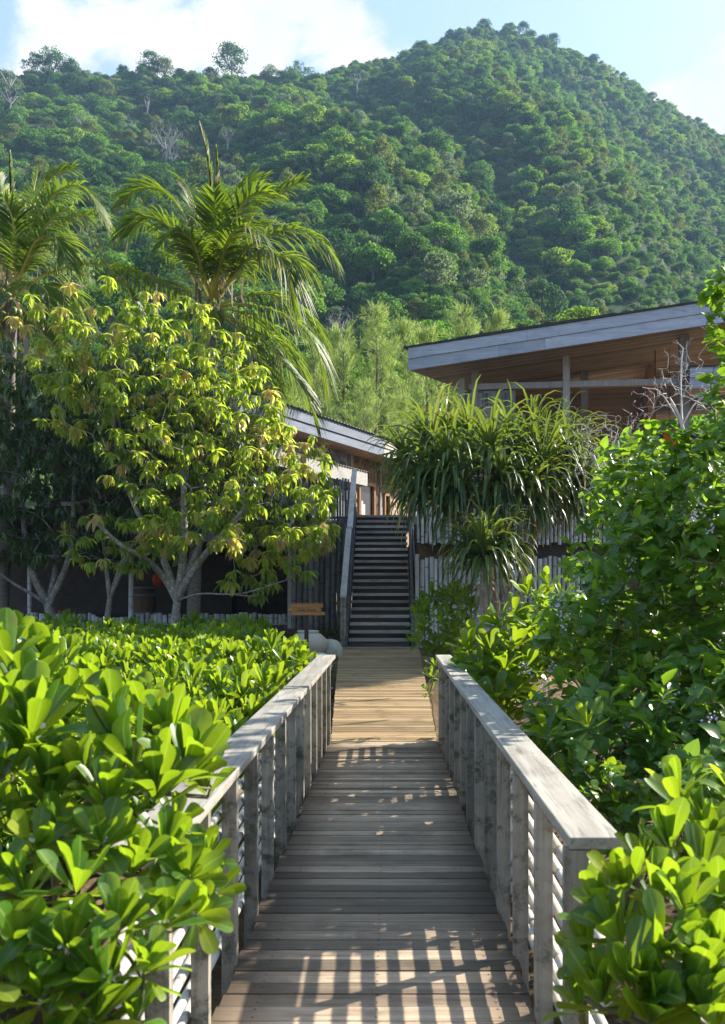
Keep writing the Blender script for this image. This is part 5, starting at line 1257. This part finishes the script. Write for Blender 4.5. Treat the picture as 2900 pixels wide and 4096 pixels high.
# broad trees between the roofs and the slope
def place_tree(px,yt,d,v,label,grp=None,width=None):
    me,c,ad,R_,H_=VAR[v]; s=(width*d/F/2)/R_ if width else 1.0; z=PZ(yt,d)-H_*s
    o=bpy.data.objects.new('broadleaf_tree',me); COL.objects.link(o); o.location=(PX(px,d),d,z); o.rotation_euler=(0,0,RD.uniform(0,6.28)); o.scale=(s,s,s); tag(o,label,'tree',grp); return o
for px,yt,d,v,w,lb in[(770,795,70,0,130,'bright green tree crown between the palm tip and the needle trees'),(720,850,62,3,120,'yellow green tree low behind the drooping palm frond tips'),(860,800,66,0,120,'bright leafy tree behind the slender needle tree'),(985,720,80,0,140,'bright green tree crown above the left corner of the pavilion roof'),
    (640,900,55,3,150,'yellow green shrubby tree behind the lowest palm frond'),(560,700,90,2,150,'mid green tree in the gap below the right palm fronds'),(250,640,85,2,160,'mid green tree seen between the two palms'),(150,560,95,4,150,'grey green tree behind the left palm crown'),(350,560,95,1,150,'dark green tree behind the left fronds of the central palm'),
    (1180,720,95,2,120,'mid green tree just over the pavilion roof ridge'),(1300,690,100,3,120,'yellow green tree over the middle of the pavilion roof'),(680,640,100,0,110,'layered bright green tree right of the central palm fronds'),(620,930,48,0,140,'bright green bush behind the grey house roof'),
    (1490,900,52,0,260,'bright green tree seen through the pavilion opening'),(60,620,80,2,170,'mid green tree behind the fronds at the left edge')]: place_tree(px,yt,d,v,lb,None,w)
# ------------------------------------------------------------------ bare trees and skyline trees on the slopes
def bare_tree(px,yb,d,Hpx,wpx,label,seed,n=60,fol=None,z=None,name='bare_tree',mat='greywood',thick=1.0):
    g=random.Random(seed); h=Hpx*d/F; w=wpx*d/F/2; base=P(px,yb,d); t=thing(name,label,'tree',tuple(base)); sk=Skel(); i0=sk.limb([base-[0,0,h*.1],base+[0,0,h*.2],base+[w*.05,0,h*.38]],-1,(h*.035*thick,h*.024*thick))
    for k in range(7):
        a=k*.9+g.random(); sk.limb([base+np.array([math.cos(a)*w*.35,math.sin(a)*w*.35,h*.6]),base+np.array([math.cos(a)*w*.6,math.sin(a)*w*.6,h*.78])],i0[-1],(h*.016*thick,h*.008*thick))
    pts=[]
    for _ in range(n):
        a=g.uniform(0,6.28); q=math.sqrt(g.random()); el=g.uniform(.45,1.0); r=w*q*math.sqrt(max(0.05,1-((el-.62)/.42)**2)); pts.append(base+np.array([math.cos(a)*r,math.sin(a)*r,h*el]))
    tips=sk.grow(pts,h*.07,.35,.3,first=1); q=MB(); sk.mesh_into(q,h*.0027*thick,.45,h*.04*thick,4); q.build('trunk',M[mat],t,smooth=True)
    if fol:
        b=MB(); cc=np.array([sk.p[k] for k in tips]); m=26; lf=h*.05
        for c in cc:
            p=c+rng.normal(size=(m,3))*np.array([1,1,.5])*h*.055; b.leaves(DIAM,p,rng.normal(size=(m,3)),rng.normal(size=(m,3)),lf*rng.uniform(.6,1.2,m),lf*rng.uniform(.5,1,m))
        b.build('crown',CAN[fol],t)
    return t
def on_near(px,y):   # distance at which the near slope shows at image row y
    ds=np.linspace(float(near_0(px))+3,float(near_r(np.array([px]))[0]),120); z=near_full(np.full(120,float(px)),ds); yy=CY-(z-CH)*F/ds
    return float(ds[np.argmin(np.abs(yy-y))])
for px,yb,H_,W_,lb,n in[(372,385,95,105,'large pale leafless tree on the slope above the central palm',110),(186,318,60,60,'small pale leafless tree on the left slope',55),(290,325,55,50,'pale leafless tree left of the large bare one',50),(330,270,48,22,'thin bare snag standing left of the slope centre',20),(20,232,70,60,'bare grey tree high at the left edge',50),
    (22,265,60,66,'second bare grey tree lower at the left edge',50),(385,395,60,60,'twiggy grey tree just below the large bare tree',60),(762,790,85,85,'pale branched bare tree beside the palm tips',80),(800,210,40,40,'bare twig tree right of the skyline gap',40),(510,345,50,45,'greyish leafless tree behind the central palm spire',45)]:
    d=on_near(px,yb-H_*.25)*.97 if yb<700 else 75; bare_tree(px,yb-6,d,H_*1.1,W_,lb,int(px),n*2)
for px,yb,H_,W_,lb,fo in[(118,165,64,70,'dark dense skyline tree mound at the upper left','dark green'),(85,168,50,80,'broad dark skyline tree beside the left mound','dark green'),(160,160,36,36,'small spreading skyline tree right of the left mound','dark green'),(335,168,58,50,'dark layered skyline tree left of the tall airy one','dark green'),(368,168,48,40,'thin half bare skyline tree beside the layered one','grey green'),
    (518,168,74,86,'tall airy skyline tree with open branches','dark green'),(672,168,34,70,'low flat topped skyline tree on the saddle','dark green'),(275,168,30,30,'small open skyline tree on the left ridge','dark green'),(605,166,28,40,'thin twiggy skyline tree left of the saddle','grey green')]:
    d=float(near_r(np.array([px]))[0])*.985; bare_tree(px,yb+24,d,H_+14,W_*.9,lb,int(px)+5,70,fo,mat='twig',name='skyline_tree',thick=.8)
for px,yt,s in[(1085,44,1.0),(1172,50,.9),(1240,76,1.0),(1050,62,.9),(1010,68,.9),(1330,122,.8)]:
    me,c,ad,R_,H_=VAR[1]; z=PZ(yt,near_r(px)*.985)-H_*s*1.1; o=bpy.data.objects.new('summit_tree',me); COL.objects.link(o); o.location=(PX(px,near_r(px)*.985),near_r(px)*.985,z); o.scale=(s,s,s*1.1); o.rotation_euler=(0,0,px); tag(o,'dark round tree standing up on the summit ridge','tree','dark trees on the summit ridge')
# small fan palms on the slope
for px,py,lb in[(768,455,'small pale fan palm standing on the slope right of the central palm'),(832,515,'small pale palm on the slope right of the first fan palm')]:
    d=on_near(px,py)*.97; t=thing('fan_palm',lb,'palm',tuple(P(px,py+10,d))); c=P(px,py-2,d); b=MB(); b.tube([c-[0,0,4],c],[.15,.12],6); b.build('trunk',M['deadwood'],t)
    b=MB()
    for k in range(16):
        a=k*2.4; e=math.radians(rng.uniform(-30,75)); dv=np.array([math.cos(a)*math.cos(e),math.sin(a)*math.cos(e),math.sin(e)]); L=1.9*rng.uniform(.8,1.1)
        b.leaves(DIAM,np.array([c]),dv[None],np.array([[0,0,1.]])+rng.normal(size=(1,3))*.2,L,.55)
    b.build('crown',CAN['grey green'],t)
# bare shrub before the pavilion and dead twigs by the pandanus
def dead_shrub(label,base,limbs,poly,d,dd,n,seed):
    t=thing('dead_shrub',label,'shrub',tuple(base)); sk=Skel(); ids=sk.limb([base]+limbs[0],-1,(.035,.016))
    for l in limbs[1:]: sk.limb(l,ids[len(ids)//2],(.014,.007))
    sk.grow(fill(poly,d,dd,n,.06,seed),.12,.5,.2,first=2); q=MB(); sk.mesh_into(q,.0030,.34,.05,4); q.build('branch',M['deadwood'],t,smooth=True)
dead_shrub('leafless silver shrub in front of the pavilion post',P(1545,1040,14.5),[[P(1535,980,14.5),P(1520,930,14.5),P(1500,890,14.5)],[P(1480,880,14.5),P(1450,870,14.4)],[P(1525,840,14.6),P(1530,780,14.6)],[P(1560,900,14.6),P(1600,880,14.6)]],
  [(1420,900),(1440,850),(1500,840),(1515,740),(1540,730),(1560,800),(1575,850),(1620,870),(1610,910),(1500,900),(1440,940)],14.5,.8,170,8)
dead_shrub('tangled leafless grey twigs at the right side of the pandanus',P(1370,1150,15.5),[[P(1350,1080,15.5),P(1330,1020,15.5)],[P(1370,1010,15.5),P(1385,960,15.5)]],[(1270,960),(1330,930),(1420,930),(1440,985),(1380,1030),(1390,1090),(1300,1110),(1290,1020)],15.5,.7,260,9)
# ------------------------------------------------------------------ ground cover, litter, small plants
def scatter_cards(name,label,mat,n,xr_,yr_,L,flat,T,up=.0,keep=None):
    x=rng.uniform(*xr_,n); y=rng.uniform(*yr_,n)
    if keep is not None: m=keep(x,y); x,y=x[m],y[m]
    n=len(x); z=ground_z(x,y)+.02+up*rng.random(n); a=rng.uniform(0,6.28,n)
    d=np.stack([np.cos(a),np.sin(a),rng.normal(size=n)*flat],1); b=MB(); b.leaves(T,np.stack([x,y,z],1),d,np.array([0,0,1.])+rng.normal(size=(n,3))*flat,L*rng.uniform(.6,1.3,n))
    o=b.build(name,M[mat],smooth=True); kind(o,'stuff'); o['label']=label
scatter_cards('leaf_litter','brown fallen leaves covering the ground under the right shrubs','litter',9000,(.9,7),(4,16),.075,.5,T_lit,.06)
scatter_cards('ground_cover','small dark green ground plants around the clay jars','under',9000,(-6,-.9),(15.5,23),.06,.9,T_lit,.16,lambda x,y:(nz2(x,y,.8,4)>-.05)&~((x>pxl(y)-.05)))
scatter_cards('leaf_litter','brown fallen leaves under the mango trees','litter',4500,(-11,-1.0),(17,24.2),.08,.4,T_lit,.02)
b=MB()
n=130
for _ in range(n):
    x=RD.uniform(2.0,5.5); y=RD.uniform(4.5,9.5); z=float(ground_z(x,y)); h=RD.uniform(.6,1.4); l=rng.normal(size=2)*.25; b.tube([(x,y,z-.05),(x+l[0]*.5,y+l[1]*.5,z+h*.5),(x+l[0],y+l[1],z+h)],[.010,.008,.004],4,caps=False,rnd=RD.random())
o=b.build('undergrowth',M['twig'],smooth=True); kind(o,'stuff'); o['label']='thin bare stems of undergrowth below the right shrubs'
# fallen leaf on the deck, small weed at the railing foot
q=MB(); q.leaves(T_pre[1],np.array([P(972,1668,10.1)*[1,1,0]+[0,0,.02]]),np.array([[.8,.4,.25]]),np.array([[0,0,1.]]),.09,None,np.array([.9])); o=q.build('fallen_leaf',M['litter'],smooth=True); tag(o,'single curled dry leaf lying on the deck near the right railing','leaf')
for o in SC.objects:
    for k in('_b','_r'):
        if k in o: del o[k]
